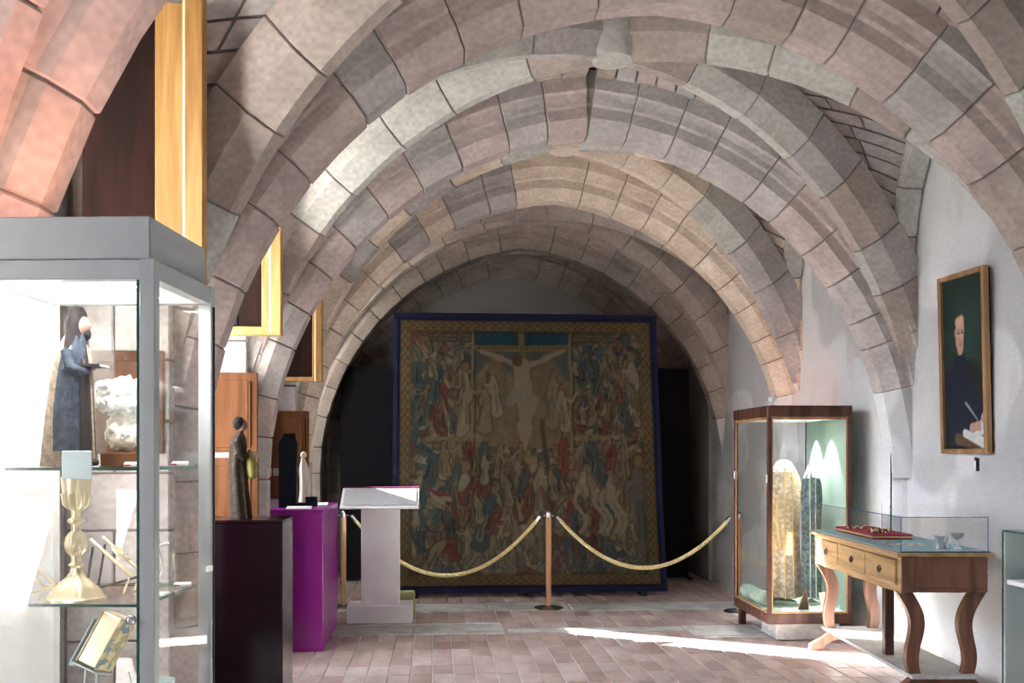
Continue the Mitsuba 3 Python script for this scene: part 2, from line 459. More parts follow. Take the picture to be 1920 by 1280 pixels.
ceiling = thing('ceiling', 'rib vaulted stone ceiling of round transverse arches and crossed diagonal ribs', kind='structure')
obj('roof_slab', box(X0, X1 + 0.4, FRONT - 0.3, BACK + 0.3, TOP, TOP + 0.2), 'm_plaster_plain', ceiling)
obj('roof_slab', box(LEFT, wallx(0.9), FRONT, 0.95, 4.3, 4.4), 'm_plaster_plain', ceiling)

# ------------------------------------------------------------------ swept mouldings in voussoirs
HALF_T = [(0.26, 0.42), (0.26, 0.275), (0.235, 0.262), (0.214, 0.228), (0.205, 0.19), (0.18, 0.175), (0.18, 0.10), (0.08, 0.0)]
HALF_N = [(0.26, 0.42), (0.26, 0.285), (0.215, 0.265), (0.20, 0.235), (0.19, 0.225), (0.12, 0.115), (0.12, 0.07), (0.055, 0.0)]
HALF_R = [(0.13, 0.36), (0.13, 0.125), (0.04, 0.0)]
HALF_W = [(0.07, 0.10), (0.07, 0.04), (0.03, 0.0)]


def full(half):
    h = np.array(half, float)
    return np.vstack([h, h[::-1] * [-1, 1]])


def shrink(prof, d):
    q = prof.copy()
    q[:, 0] = np.sign(q[:, 0]) * np.maximum(np.abs(q[:, 0]) - d, 0.004)
    q[:, 1] += d * (q[:, 1] < prof[:, 1].max() - 1e-6)
    return q


def sweep(frames, profs):
    """frames: [(P, N, A)]; profs: one (k, 2) profile per frame -> closed solid with strip caps (the profile is mirror symmetric)."""
    R = np.stack([np.asarray(P)[None] + q[:, :1] * np.asarray(A)[None] + q[:, 1:2] * np.asarray(N)[None] for (P, N, A), q in zip(frames, profs)])
    n, k = R.shape[:2]
    v, f = R.reshape(-1, 3), [grid_faces(n, k, True)]
    i = np.arange(k // 2 - 1)
    cap = np.stack([i, i + 1, k - 2 - i, k - 1 - i], 1)
    f += [tri(cap[:, ::-1]), tri(cap + (n - 1) * k)]
    return v, np.vstack(f)


def voussoirs(path, joints, half, holder, mats, name='voussoir', gap=0.0035, seglen=0.16, proud=0.004, white=None):
    P = full(half)
    ax = np.concatenate([np.linspace(a, b, max(2, int((b - a) / seglen) + 1))[:-1] for a, b in zip(joints[:-1], joints[1:])] + [[joints[-1]]])
    scene[holder] = mikit.ply(sweep([path(s) for s in ax], [shrink(P, 0.009)] * len(ax)), 'm_mortar')
    for a, b in zip(joints[:-1], joints[1:]):
        wh = bool(white and white(path((a + b) / 2)[0]))
        d = rng.uniform(-proud, proud * 0.6) * (0.2 if wh else 1.0)
        q = shrink(P, d)
        g_ = 0.0002 if wh else gap
        ss = np.linspace(a + g_, b - g_, max(2, int((b - a) / seglen) + 1))
        ss = np.concatenate([[ss[0]], [ss[0] + 0.006], ss[1:-1], [ss[-1] - 0.006], [ss[-1]]])
        e_ = shrink(q, 0.0005 if wh else 0.006)
        pr = [e_] + [q] * (len(ss) - 2) + [e_]
        obj(name, sweep([path(s) for s in ss], pr), 'm_plaster' if wh else rng.choice(mats), holder)


def cuts(a, b, step, jit=0.18):
    n = max(1, round((b - a) / step))
    t = np.linspace(a, b, n + 1)
    for i in range(1, n):
        t[i] += rng.uniform(-jit, jit) * (b - a) / n
    return t


def arch_path(k):
    y, xc, zc, r, e = ARCHES[k]
    pm = math.acos(e / r)
    L = r * pm
    A = np.array([0, -1.0, 0])

    def path(s):  # s runs from the left foot (0) over the apex to the right foot
        if s < zc:
            return np.array([xc + e - r, y, s]), np.array([-1.0, 0, 0]), A
        s2 = s - zc
        if s2 <= L:
            p = s2 / r
            return np.array([xc + e - r * math.cos(p), y, zc + r * math.sin(p)]), np.array([-math.cos(p), 0, math.sin(p)]), A
        s3 = 2 * L - s2
        if s3 >= 0:
            p = s3 / r
            return np.array([xc - e + r * math.cos(p), y, zc + r * math.sin(p)]), np.array([math.cos(p), 0, math.sin(p)]), A
        return np.array([xc - e + r, y, zc + s3]), np.array([1.0, 0, 0]), A
    return path, zc, L


for k in range(7):
    path, zc, L = arch_path(k)
    holder = numbered(ceiling + '__transverse_arch')
    step = 0.36 if k <= 2 else 0.31
    j = list(cuts(0, zc, 0.34))[:-1] + list(cuts(zc, zc + L, step))[:-1] + list(cuts(zc + L, zc + 2 * L, step))[0 if k == 3 else 1:]
    voussoirs(path, j, HALF_N if k == 1 else HALF_T, holder, STONES[k], white=(lambda P: P[0] > 1.5 and P[2] < 1.95))
    ss = np.linspace(zc + 2 * L + 0.004, 2 * zc + 2 * L, 12)
    obj('plastered_pier', sweep([path(q) for q in ss], [full(HALF_T) + [0, 0.07]] * 12), 'm_plaster', holder)

FEET = {}


def rib_path(bay, side, end):
    """Half a diagonal rib from the pier (0) up to the boss (length L)."""
    bx, by, bz = BOSS[bay]
    k = bay + end
    fx = left_edge(k) - 0.14 if side < 0 else right_edge(k) + 0.14
    fy = ARCHES[k][0] + (0.10 if end == 0 else -0.10)
    zs = 1.30
    D, H = math.hypot(fx - bx, fy - by), bz - zs
    dx, dy = (fx - bx) / D, (fy - by) / D
    A = np.array([-dy, dx, 0.0])
    L = (D + H) / 2 * math.pi / 2

    def at(t, off=0.0):
        c, s = math.cos(t), math.sin(t)
        nx, nz = c / D, s / H
        n = math.hypot(nx, nz)
        nx, nz = nx / n, nz / n
        P = np.array([bx + dx * (D * c + off * nx), by + dy * (D * c + off * nx), zs + H * s + off * nz])
        return P, np.array([dx * nx, dy * nx, nz]), A

    def path(s):  # below the springing the rib sinks into the pier
        if s >= 0:
            return at(s / L * math.pi / 2)
        P, N, A_ = at(0.0)
        return P + N * (-s * 0.42) + np.array([0, 0, s]), N, A_
    return path, at, L


for bay in range(6):
    for side in (-1, 1):
        for end in (0, 1):
            path, at, L = rib_path(bay, side, end)
            FEET[bay, side, end] = at
            holder = numbered(ceiling + '__diagonal_rib')
            j = cuts(0, L - 0.12, 0.46)
            voussoirs(path, [-0.8, -0.4] + list(j), HALF_R, holder, RIBSTONES[bay], white=(lambda P: side > 0 and P[2] < 1.95))
    bx, by, bz = BOSS[bay]
    obj('keystone', lathe([(0.0, bz - 0.012), (0.10, bz - 0.012), (0.112, bz - 0.004), (0.14, bz + 0.0), (0.155, bz + 0.02), (0.185, bz + 0.10), (0.185, bz + 0.36), (0, bz + 0.36)], 28, (bx, by, 0)), RIBSTONES[bay][0], ceiling, smooth=35)


def wall_rib(bay, side, end):
    """Path on the side wall from the pier up to the crown of the bay: u in [0, 1]."""
    k = bay + end
    y0 = ARCHES[k][0] + (0.24 if end == 0 else -0.24)
    ym = (ARCHES[bay][0] + ARCHES[bay + 1][0]) / 2
    zs, zv, za = 1.35, 2.70, 3.98

    def at(u, off=0.0):
        z = zs + (za - zs) * math.sin(u * math.pi / 2) ** 0.92
        if z <= zv:
            y = y0
            n = np.array([0, 1.0 if end else -1.0, 0])
        else:
            w = min(1.0, (z - zv) / (za - zv))
            c = math.sqrt(max(0.0, 1 - w * w))
            y = ym + (y0 - ym) * c
            n = np.array([0, (1.0 if end else -1.0) * c, w])
            n /= np.linalg.norm(n) + 1e-9
        x = wallx(y) - 0.10 if side > 0 else LEFT + 0.10
        return np.array([x, y, z]), n, np.array([-1.0 if side > 0 else 1.0, 0, 0])
    return at


HALF_W2 = [(0.10, 0.12), (0.10, 0.03), (0.07, 0.0)]
for bay in range(6):
    for side in (-1, 1):
        for end in (0, 1):
            at = wall_rib(bay, side, end)
            us = np.linspace(0.30 if side > 0 else 0.0, 1.0, 200)
            ps = np.array([at(u)[0] for u in us])
            acc = np.concatenate([[0], np.cumsum(np.linalg.norm(np.diff(ps, axis=0), axis=1))])
            path = (lambda s, at=at, us=us, acc=acc: at(float(np.interp(s, acc, us))))
            holder = numbered(ceiling + '__wall_rib')
            voussoirs(path, cuts(0, acc[-1], 0.42), HALF_W2, holder, RIBSTONES[bay], proud=0.003)

# vault webs: ruled surfaces between an arch's back and a diagonal rib's back, coursed in small stones
WEBSTONES = [['m_stone_grey'], ['m_stone_brown', 'm_stone_pink', 'm_stone_grey'], ['m_stone_pink', 'm_stone_brown', 'm_stone_grey'], ['m_stone_tan_lit', 'm_stone_pink'], ['m_stone_brown'], ['m_stone_brown']]


def web(bay, side, end, lateral, nu=22):
    bx, by, bz = BOSS[bay]
    rib = FEET[bay, side, end]
    k = bay + end
    y, xc, zc, r, e = ARCHES[k]
    wr = wall_rib(bay, side, end)

    def curve_a(u):
        return rib(u * math.pi / 2, 0.29)[0]

    def curve_b(u):
        if lateral:
            p, n, a = wr(u)
            return p + n * 0.04
        pm = math.acos(e / r)
        p = u * pm
        R = r + 0.36
        yy = y + (0.20 if end == 0 else -0.20)
        return np.array([xc + side * (R * math.cos(p) - e), yy, zc + R * math.sin(p)])

    U = np.linspace(0.24 if side > 0 else 0.02, 1.0, nu + 1)

    def S(u, v):
        a, b = curve_a(u), curve_b(u)
        return a * (1 - v) + b * v + np.array([0, 0, 0.05 * math.sin(math.pi * v) * math.sin(math.pi * u / 2)])
    V = np.linspace(0, 1, 7)
    G = np.array([[S(u, v) for v in V] for u in U])
    c = np.array([bx, by, 1.6])
    holder = obj('vault_web', (G.reshape(-1, 3), grid_faces(len(U), len(V))), 'm_mortar', ceiling)
    if bay == 0 or bay >= 4:
        scene[holder] = mikit.ply((G.reshape(-1, 3), grid_faces(len(U), len(V))), WEBSTONES[bay][0])
        return
    for i in range(nu):
        u0, u1 = U[i], U[i + 1]
        w = np.linalg.norm(S((u0 + u1) / 2, 1) - S((u0 + u1) / 2, 0))
        h = np.linalg.norm(S(u1, .5) - S(u0, .5))
        if h < 0.02 or w < 0.06:
            continue
        n = max(1, int(w / rng.uniform(0.32, 0.5) + 0.5))
        vs = np.linspace(0, 1, n + 1)
        for q in range(1, n):
            vs[q] += rng.uniform(-0.22, 0.22) / n
        for q in range(n):
            du, dv = 0.0075 / h * (u1 - u0), 0.006 / w
            a0, a1, b0, b1 = u0 + du, u1 - du, vs[q] + dv, vs[q + 1] - dv
            g = np.array([[S(uu, vv) for vv in (b0, (b0 + b1) / 2, b1)] for uu in (a0, a1)])
            nn = np.cross(g[1, 1] - g[0, 1], g[0, 2] - g[0, 0])
            nn /= np.linalg.norm(nn) + 1e-9
            if np.dot(nn, c - g[0, 1]) < 0:
                nn = -nn
            hgt = rng.uniform(0.010, 0.019)
            base, top = g.reshape(-1, 3), (g + nn * hgt).reshape(-1, 3)
            mid = top.mean(0)
            top = mid + (top - mid) * 0.975
            v = np.vstack([base, top])
            ring = [0, 1, 2, 5, 4, 3]
            f = [[ring[t], ring[(t + 1) % 6], ring[(t + 1) % 6] + 6, ring[t] + 6] for t in range(6)] + [[6, 7, 10, 9], [7, 8, 11, 10]]
            obj('stone', (v, tri(f)), rng.choice(WEBSTONES[bay]), holder)


for bay in range(6):
    for side in (-1, 1):
        for end in (0, 1):
            web(bay, side, end, False)
            web(bay, side, end, True)

# spur walls that carry the arches on the window side, faced with ashlar
for k in range(1, 6):
    y = ARCHES[k][0]
    xe = left_edge(k) - 0.10
    holder = obj('spur_wall', box(LEFT, xe - 0.012, y - 0.268, y + 0.268, 0, 2.62), 'm_mortar', wl)
    z = 0.0
    row = 0
    while z < 2.6:
        h = min(rng.uniform(0.25, 0.34), 2.62 - z)
        xs = [LEFT + 0.01, LEFT + (0.24 if row % 2 else 0.36), xe]
        for a, b in zip(xs[:-1], xs[1:]):
            d = rng.uniform(0.0, 0.006)
            obj('stone', cbox(a + 0.005, b - 0.005 + (d if b == xe else 0), y - 0.282 - d, y + 0.282, z + 0.005, z + h - 0.005, 0.006), rng.choice(['m_stone_grey', 'm_stone_pale', 'm_stone_grey']), holder)
        z += h
        row += 1

# ------------------------------------------------------------------ glass display case by the camera
CASE = ((-1.537, 2.181, 0.0), -6.5)


def inc(mesh, dx=0.0, dy=0.0, dz=0.0, rz=0.0):
    """From the left case's own axes (x to the right up to 0, y into the depth) to the hall."""
    m = xf(mesh, (dx, dy, dz), rz)
    return xf(m, *CASE)


W, D = 0.43, 0.385
case = thing('display_case', 'tall grey metal and glass museum case with two glass shelves at the left edge', 'display case')
obj('plinth', inc(cbox(-W, 0, 0, D, 0, 0.60)), 'm_aluminium', case)
obj('case_floor', inc(box(-W + 0.01, -0.01, 0.01, D - 0.01, 0.60, 0.605)), 'm_white_panel', case)
for x, y in ((-0.033, 0), (-W, 0), (-0.033, D - 0.028), (-W, D - 0.028)):
    obj('post', inc(cbox(x, x + 0.033, y, y + 0.028, 0.60, 1.911, 0.002)), 'm_aluminium', case)
for x0, x1, y0, y1 in ((-W, 0, 0.001, 0.03), (-W, 0, D - 0.03, D - 0.001), (-W + 0.001, -W + 0.03, 0, D), (-0.032, -0.001, 0, D)):
    obj('top_rail', inc(cbox(x0, x1, y0, y1, 1.867, 1.909, 0.002)), 'm_aluminium', case)
obj('cornice', inc(cbox(-W + 0.018, -0.018, 0.018, D - 0.018, 1.912, 2.004, 0.002)), 'm_aluminium', case)
lp = obj('light_panel', inc(box(-W + 0.03, -0.03, 0.03, D - 0.03, 1.868, 1.872)), 'm_white_panel', case)
for x in (-0.265, -0.09):
    for y in (0.09, 0.25):
        v = np.array([[x - 0.017, y - 0.013, 1.8655], [x + 0.017, y - 0.013, 1.8655], [x + 0.017, y + 0.013, 1.8655], [x - 0.017, y + 0.013, 1.8655]])
        k = obj('led_spot', inc((v, np.array([[0, 2, 1], [0, 3, 2]]))), 'm_white', lp)
        scene[k]['emitter'] = {'type': 'area', 'radiance': rgb(*[17.0 * c for c in (1.0, 0.97, 0.90)])}
obj('side_panel', inc(box(-W + 0.034, -W + 0.038, 0.028, D - 0.028, 0.605, 1.867)), 'm_white_panel', case, label='opaque white side panel')
obj('back_panel', inc(box(-W + 0.038, -W + 0.052, D - 0.032, D - 0.028, 0.605, 1.867)), 'm_white_panel', case, label='narrow white back panel')


def pane(p, a, b):
    p, a, b = (np.array(q, float) for q in (p, a, b))
    return np.array([p, p + a, p + a + b, p + b]), np.array([[0, 1, 2], [0, 2, 3]])


fd = obj('glass_door', inc(pane((-W + 0.034, 0.006, 0.61), (W - 0.070, 0, 0), (0, 0, 1.255))), 'm_glass', case)
obj('door_edge', inc(box(-0.040, -0.0345, 0.004, 0.009, 0.61, 1.866)), 'm_green_edge', fd)
obj('knob', inc(ball((-0.046, -0.012, 1.152), 0.011, 3)), 'm_chrome', fd, smooth=True)
obj('glass_pane', inc(pane((-0.006, 0.028, 0.605), (0, D - 0.056, 0), (0, 0, 1.262))), 'm_glass', case)
obj('glass_pane', inc(pane((-W + 0.053, D - 0.02, 0.605), (W - 0.087, 0, 0), (0, 0, 1.262))), 'm_glass', case)
obj('seal', inc(box(-0.0335, -0.033, D - 0.006, D + 0.012, 0.60, 1.86)), 'm_rubber', case)
obj('seal', inc(box(0.0005, 0.003, D - 0.018, D - 0.010, 0.60, 1.86)), 'm_rubber', case)
obj('hinge', inc(cbox(-0.005, 0.004, D - 0.055, D - 0.025, 1.212, 1.226, 0.002)), 'm_white', case, label='small white glass clip')
for z in (1.47, 1.18, 0.925):
    sh = obj('glass_shelf', inc(pane((-W + 0.04, 0.02, z), (W - 0.075, 0, 0), (0, D - 0.055, 0))), 'm_acrylic', case)
    obj('shelf_edge', inc(box(-W + 0.04, -0.035, 0.018, 0.0205, z - 0.006, z)), 'm_green_edge', sh)
    obj('shelf_edge', inc(box(-0.0365, -0.0345, 0.02, D - 0.035, z - 0.006, z)), 'm_green_edge', sh)
    obj('shelf_edge', inc(box(-W + 0.04, -0.035, D - 0.037, D - 0.035, z - 0.006, z)), 'm_green_edge', sh)

# monk statuette on the top shelf, in profile to the right
SX, SY, SZ = -0.268, 0.19, 1.4705
mk = thing('monk_statuette', 'carved monk statuette in dark hooded cloak holding a book on the top glass shelf', 'statue')
obj('robe', inc(loft([(0.0, -0.006, 0, 0.062, 0.046), (0.02, -0.006, 0, 0.060, 0.045), (0.10, -0.004, 0, 0.054, 0.040), (0.20, 0.0, 0, 0.046, 0.036), (0.26, 0.004, 0, 0.038, 0.032), (0.295, 0.006, 0, 0.024, 0.022), (0.31, 0.008, 0, 0.014, 0.014)], 64, 9, 0.075, 0.6), SX, SY, SZ), 'm_robe_grey', mk, smooth=50)
obj('cloak', inc(loft([(0.035, 0.004, -0.012, 0.036, 0.040), (0.12, 0.002, -0.012, 0.036, 0.034), (0.20, 0.006, -0.010, 0.033, 0.031), (0.255, 0.010, -0.006, 0.030, 0.029), (0.30, 0.014, 0, 0.022, 0.022), (0.33, 0.016, 0, 0.010, 0.010)], 56, 6, 0.06, 2.0), SX, SY, SZ), 'm_robe_navy', mk, smooth=50)
obj('scapular', inc(loft([(0.006, 0.036, -0.004, 0.017, 0.034), (0.06, 0.036, -0.004, 0.016, 0.032), (0.15, 0.033, -0.004, 0.015, 0.029), (0.23, 0.030, -0.004, 0.014, 0.025), (0.275, 0.026, 0, 0.011, 0.018)], 48, 5, 0.09, 1.0), SX, SY, SZ), 'm_robe_black', mk, smooth=50)
hd = obj('head', inc(ball((0.023, -0.002, 0.322), 0.021, 3, scale=(0.95, 0.85, 1.25)), SX, SY, SZ), 'm_skin_paint', mk, smooth=True)
obj('nose', inc(ball((0.0435, -0.002, 0.322), 0.004, 2, scale=(1.1, 0.8, 1.5)), SX, SY, SZ), 'm_skin_paint', hd, smooth=True)
obj('beard', inc(ball((0.036, -0.002, 0.303), 0.010, 2, 0.3, 4, scale=(0.9, 1, 1.4)), SX, SY, SZ), 'm_robe_black', hd, smooth=True)
obj('hood', inc(loft([(0.268, 0.008, 0, 0.030, 0.029), (0.30, 0.010, 0, 0.024, 0.024), (0.33, 0.012, 0, 0.0235, 0.0235), (0.352, 0.014, 0, 0.020, 0.020), (0.366, 0.016, 0, 0.010, 0.010)], 40, 4, 0.04), SX, SY, SZ), 'm_robe_black', mk, smooth=50)
obj('sleeve', inc(tube([(0.004, -0.034, 0.262), (0.012, -0.040, 0.225), (0.034, -0.026, 0.214), (0.046, -0.012, 0.222)], [0.013, 0.015, 0.013, 0.009], 12), SX, SY, SZ), 'm_robe_navy', mk, smooth=60)
obj('hand', inc(ball((0.052, -0.008, 0.225), 0.0075, 2, scale=(1.3, 0.8, 0.8)), SX, SY, SZ), 'm_skin_paint', mk, smooth=True)
bk = obj('book', inc(cbox(0.038, 0.078, -0.030, 0.022, 0.226, 0.2335, 0.001), SX, SY, SZ), 'm_robe_black', mk, label='small dark book held level')
obj('book_pages', inc(cbox(0.0385, 0.0785, -0.028, 0.020, 0.2275, 0.232, 0.0005), SX, SY, SZ), 'm_paper', bk)
obj('shoe', inc(ball((0.050, -0.012, 0.010), 0.012, 2, scale=(1.6, 0.9, 0.8)), SX, SY, SZ), 'm_robe_black', mk, smooth=True)

t = thing('alabaster_carving', 'rough white and cream alabaster carving on a small wooden base behind the monk', 'carving')
obj('base', inc(cbox(-0.045, 0.05, -0.035, 0.035, 0, 0.032, 0.003), -0.178, 0.27, 1.4705), 'm_copper_wood', t)
obj('stone_block', inc(ball((0.0, 0, 0.082), 0.048, 4, 0.30, 2.6, 3, scale=(0.95, 0.7, 1.0)), -0.178, 0.27, 1.4705), 'm_carving', t, smooth=40)
obj('curls', inc(join(ball((0.0, 0, 0.160), 0.050, 4, 0.35, 3.2, 8, scale=(1.0, 0.72, 1.0)), *[ball((0.047 * math.cos(q), 0.030 * math.sin(q) - 0.006, 0.150 + 0.03 * w), 0.022, 2, 0.5, 3.5, int(10 * q + w * 7)) for q in (-1.9, -1.1, -0.3, 0.7, 2.4, 3.3, 4.0) for w in (0.0, 1.0)]), -0.178, 0.27, 1.4705), 'm_white_panel', t, smooth=40)

# labels on the shelves
for i, (x, y, z, rz, txt) in enumerate(((-0.075, 0.075, 1.4705, 12, 'white card with a red mark on the top shelf in front of the carving'), (-0.045, 0.27, 1.4705, -8, 'white card with a red mark at the back right of the top shelf'), (-0.05, 0.30, 1.1805, 10, 'white card with a red mark at the right end of the middle shelf'))):
    t = thing('label_card', txt, 'label')
    obj('card', inc(tilt(cbox(-0.020, 0.020, -0.006, 0.006, 0.0, 0.007, 0.001), 25, (1, 0, 0), (0, 0, 0)), x, y, z + 0.003, rz), 'm_paper', t)
    obj('mark', inc(tilt(box(-0.019, -0.006, -0.0065, -0.006, 0.002, 0.006), 25, (1, 0, 0), (0, 0, 0)), x, y, z + 0.003, rz), 'm_red', t)
t = thing('acrylic_card_holder', 'pale blue clear acrylic card standing against the front edge of the top shelf', 'sign')
plain('m_frost', (0.55, 0.68, 0.70), 0.25, 0.5)
obj('card', inc(cbox(-0.205, -0.140, 0.0120, 0.0150, 1.446, 1.506, 0.001)), 'm_frost', t)
obj('lip', inc(cbox(-0.205, -0.140, 0.0155, 0.05, 1.4712, 1.4730, 0.0005)), 'm_frost', t)

# chalice and the things round it on the middle shelf
CX0, CY0, CZ0 = -0.208, 0.085, 1.1805
ch = thing('chalice', 'tall gilded chalice with a lobed foot and knobbed stem on the middle shelf', 'chalice')
obj('foot', inc(lathe([(0.0, 0), (0.063, 0), (0.063, 0.005), (0.056, 0.010), (0.051, 0.022), (0.036, 0.036), (0.022, 0.048), (0.014, 0.060), (0.011, 0.070), (0, 0.070)], 48, (0, 0, 0), 6, 0.07), CX0, CY0, CZ0), 'm_gold', ch, smooth=40)
st = obj('stem', inc(lathe([(0.0, 0.069), (0.011, 0.069), (0.017, 0.075), (0.010, 0.082), (0.010, 0.165), (0.018, 0.170), (0.018, 0.174), (0.010, 0.180), (0.010, 0.196), (0, 0.196)], 24), CX0, CY0, CZ0), 'm_gold', ch, smooth=40)
obj('knop', inc(lathe([(0.0, 0.096), (0.012, 0.096), (0.021, 0.106), (0.0245, 0.122), (0.021, 0.138), (0.012, 0.150), (0, 0.150)], 40, (0, 0, 0), 8, 0.08), CX0, CY0, CZ0), 'm_gold', st, smooth=40)
obj('bowl', inc(lathe([(0.0, 0.194), (0.012, 0.194), (0.022, 0.203), (0.0275, 0.220), (0.030, 0.245), (0.032, 0.268), (0.0305, 0.268), (0.028, 0.245), (0.0, 0.212)], 40), CX0, CY0, CZ0), 'm_gold', ch, smooth=40)
obj('bowl_cage', inc(join(*[tube([(0.014 * math.cos(a), 0.014 * math.sin(a), 0.197), (0.026 * math.cos(a), 0.026 * math.sin(a), 0.208), (0.0302 * math.cos(a), 0.0302 * math.sin(a), 0.232)], 0.0022, 6) for a in np.arange(12) * math.pi / 6]), CX0, CY0, CZ0), 'm_gold', ch, smooth=60)

EAS = [(-0.335, 0.07, 0, 'small brass easel with a sloping rod left of the chalice foot'), (-0.222, 0.18, 1, 'small brass easel carrying an enamelled medallion right of the chalice foot')]
for x, y, i, txt in EAS:
    k_ = 1.4 if i else 1.0
    q_ = lambda m: (np.asarray(m[0]) * k_, m[1])
    t = thing('display_easel', txt, 'stand', 'small brass easels on the middle shelf')
    for q in (0, 0.045):
        obj('leg', inc(q_(join(bar((0, q, 0.0), (0.012, q, 0.075), 0.004), bar((0, q, 0.003), (0.07, q, 0.022), 0.0035))), x, y - 0.02, 1.1832), 'm_bronze_dark' if i else 'm_gold', t)
    obj('rod', inc(q_(join(bar((0.008, 0, 0.088), (0.075, 0, 0.028), 0.006), bar((0.008, 0.045, 0.088), (0.075, 0.045, 0.028), 0.006), bar((0.075, 0, 0.028), (0.075, 0.045, 0.028), 0.004))), x, y - 0.02, 1.1832), 'm_gold', t)
    for q in (0, 0.045):
        obj('foot', inc(q_(bar((0.062, q, 0.0), (0.072, q, 0.026), 0.004)), x, y - 0.02, 1.1832), 'm_gold', t)
t = thing('enamel_medallion', 'oval enamelled medallion with blue and red figures leaning on an easel', 'medallion')
md = tilt(lathe([(0.0, 0), (0.024, 0), (0.026, 0.002), (0.024, 0.004), (0, 0.0045)], 36), 41.8, (0, 1, 0), (0, 0, 0))
obj('rim', inc(md, -0.222 + 0.0455 * 1.4 + 0.003, 0.16 + 0.0225 * 1.4, 1.1832 + 0.0600 * 1.4 + 0.003), 'm_gold', t, smooth=40)
obj('enamel', inc(tilt(lathe([(0.0, 0.004), (0.020, 0.004), (0.019, 0.0055), (0, 0.006)], 32), 41.8, (0, 1, 0), (0, 0, 0)), -0.222 + 0.0455 * 1.4 + 0.003, 0.16 + 0.0225 * 1.4, 1.1832 + 0.0600 * 1.4 + 0.003), 'm_gilt_print', t, smooth=40)
t = thing('cruet_stand', 'white and gilt bracket stand half hidden behind the front post of the case', 'stand')
obj('upright', inc(tube([(-0.052, 0.16, 1.1835), (-0.060, 0.16, 1.205), (-0.045, 0.16, 1.235), (-0.048, 0.16, 1.270), (-0.062, 0.16, 1.290)], 0.003, 8)), 'm_white', t, smooth=60)
obj('plate', inc(tilt(cbox(-0.070, -0.035, 0.14, 0.18, 1.288, 1.293, 0.001), -28, (0, 1, 0), (-0.05, 0.16, 1.29))), 'm_white', t)
obj('foot', inc(tilt(cbox(-0.072, -0.034, 0.14, 0.18, 1.1807, 1.186, 0.001), 0, (0, 1, 0), (-0.05, 0.16, 1.20))), 'm_white', t)

# prayer book on an acrylic rest, bottom shelf
bt = thing('prayer_book', 'small old book with gilt page edges and flowered cover on an acrylic rest', 'book')


def tb(m):
    return inc(tilt(tilt(m, 24, (0, 1, 0), (0, 0, 0)), -14, (1, 0, 0), (0, 0, 0)), -0.150, 0.11, 1.085)


obj('page_block', tb(cbox(-0.022, 0.022, -0.040, 0.038, -0.058, 0.058, 0.002)), 'm_gold', bt, label='gilt page edges')
obj('cover', tb(cbox(0.022, 0.026, -0.042, 0.040, -0.060, 0.060, 0.001)), 'm_gilt_print', bt, label='flowered front cover')
obj('cover', tb(cbox(-0.026, -0.022, -0.042, 0.040, -0.060, 0.060, 0.001)), 'm_ivory', bt)
obj('spine', tb(cbox(-0.026, 0.026, 0.038, 0.042, -0.060, 0.060, 0.001)), 'm_ivory', bt)
t = thing('book_rest', 'bent clear acrylic rest under the old book', 'stand')
obj('back_sheet', tb(cbox(-0.034, -0.031, -0.045, 0.045, -0.075, 0.035, 0.0005)), 'm_frost', t)
obj('lip', tb(cbox(-0.031, 0.030, -0.045, 0.045, -0.0665, -0.0635, 0.0005)), 'm_frost', t)
obj('prop', inc(join(bar((-0.215, 0.13, 0.929), (-0.205, 0.13, 1.06), 0.004), bar((-0.12, 0.19, 0.929), (-0.135, 0.19, 1.00), 0.004), bar((-0.215, 0.19, 0.929), (-0.205, 0.19, 1.06), 0.004))), 'm_frost', t)
t = thing('glass_dish', 'low clear glass dish on the bottom shelf right of the book', 'dish')
obj('bowl', inc(lathe([(0.0, 0.0), (0.022, 0.0), (0.03, 0.02), (0.034, 0.05), (0.032, 0.05), (0.028, 0.021), (0.0, 0.006)], 28), -0.075, 0.22, 0.9255), 'm_frost', t, smooth=40)

# warm uplight behind the case, on its roof
t = thing('uplight', 'small warm uplight lying on the roof of the glass case', 'lamp')
obj('housing', inc(cbox(-0.30, -0.22, 0.26, 0.34, 2.004, 2.024, 0.004)), 'm_dark', t)
v = np.array([[-0.29, 0.27, 2.0245], [-0.23, 0.27, 2.0245], [-0.23, 0.33, 2.0245], [-0.29, 0.33, 2.0245]])
k = obj('lens', inc((v, np.array([[0, 1, 2], [0, 2, 3]]))), 'm_white', t)
scene[k]['emitter'] = {'type': 'area', 'radiance': rgb(8.5, 4.0, 2.8)}

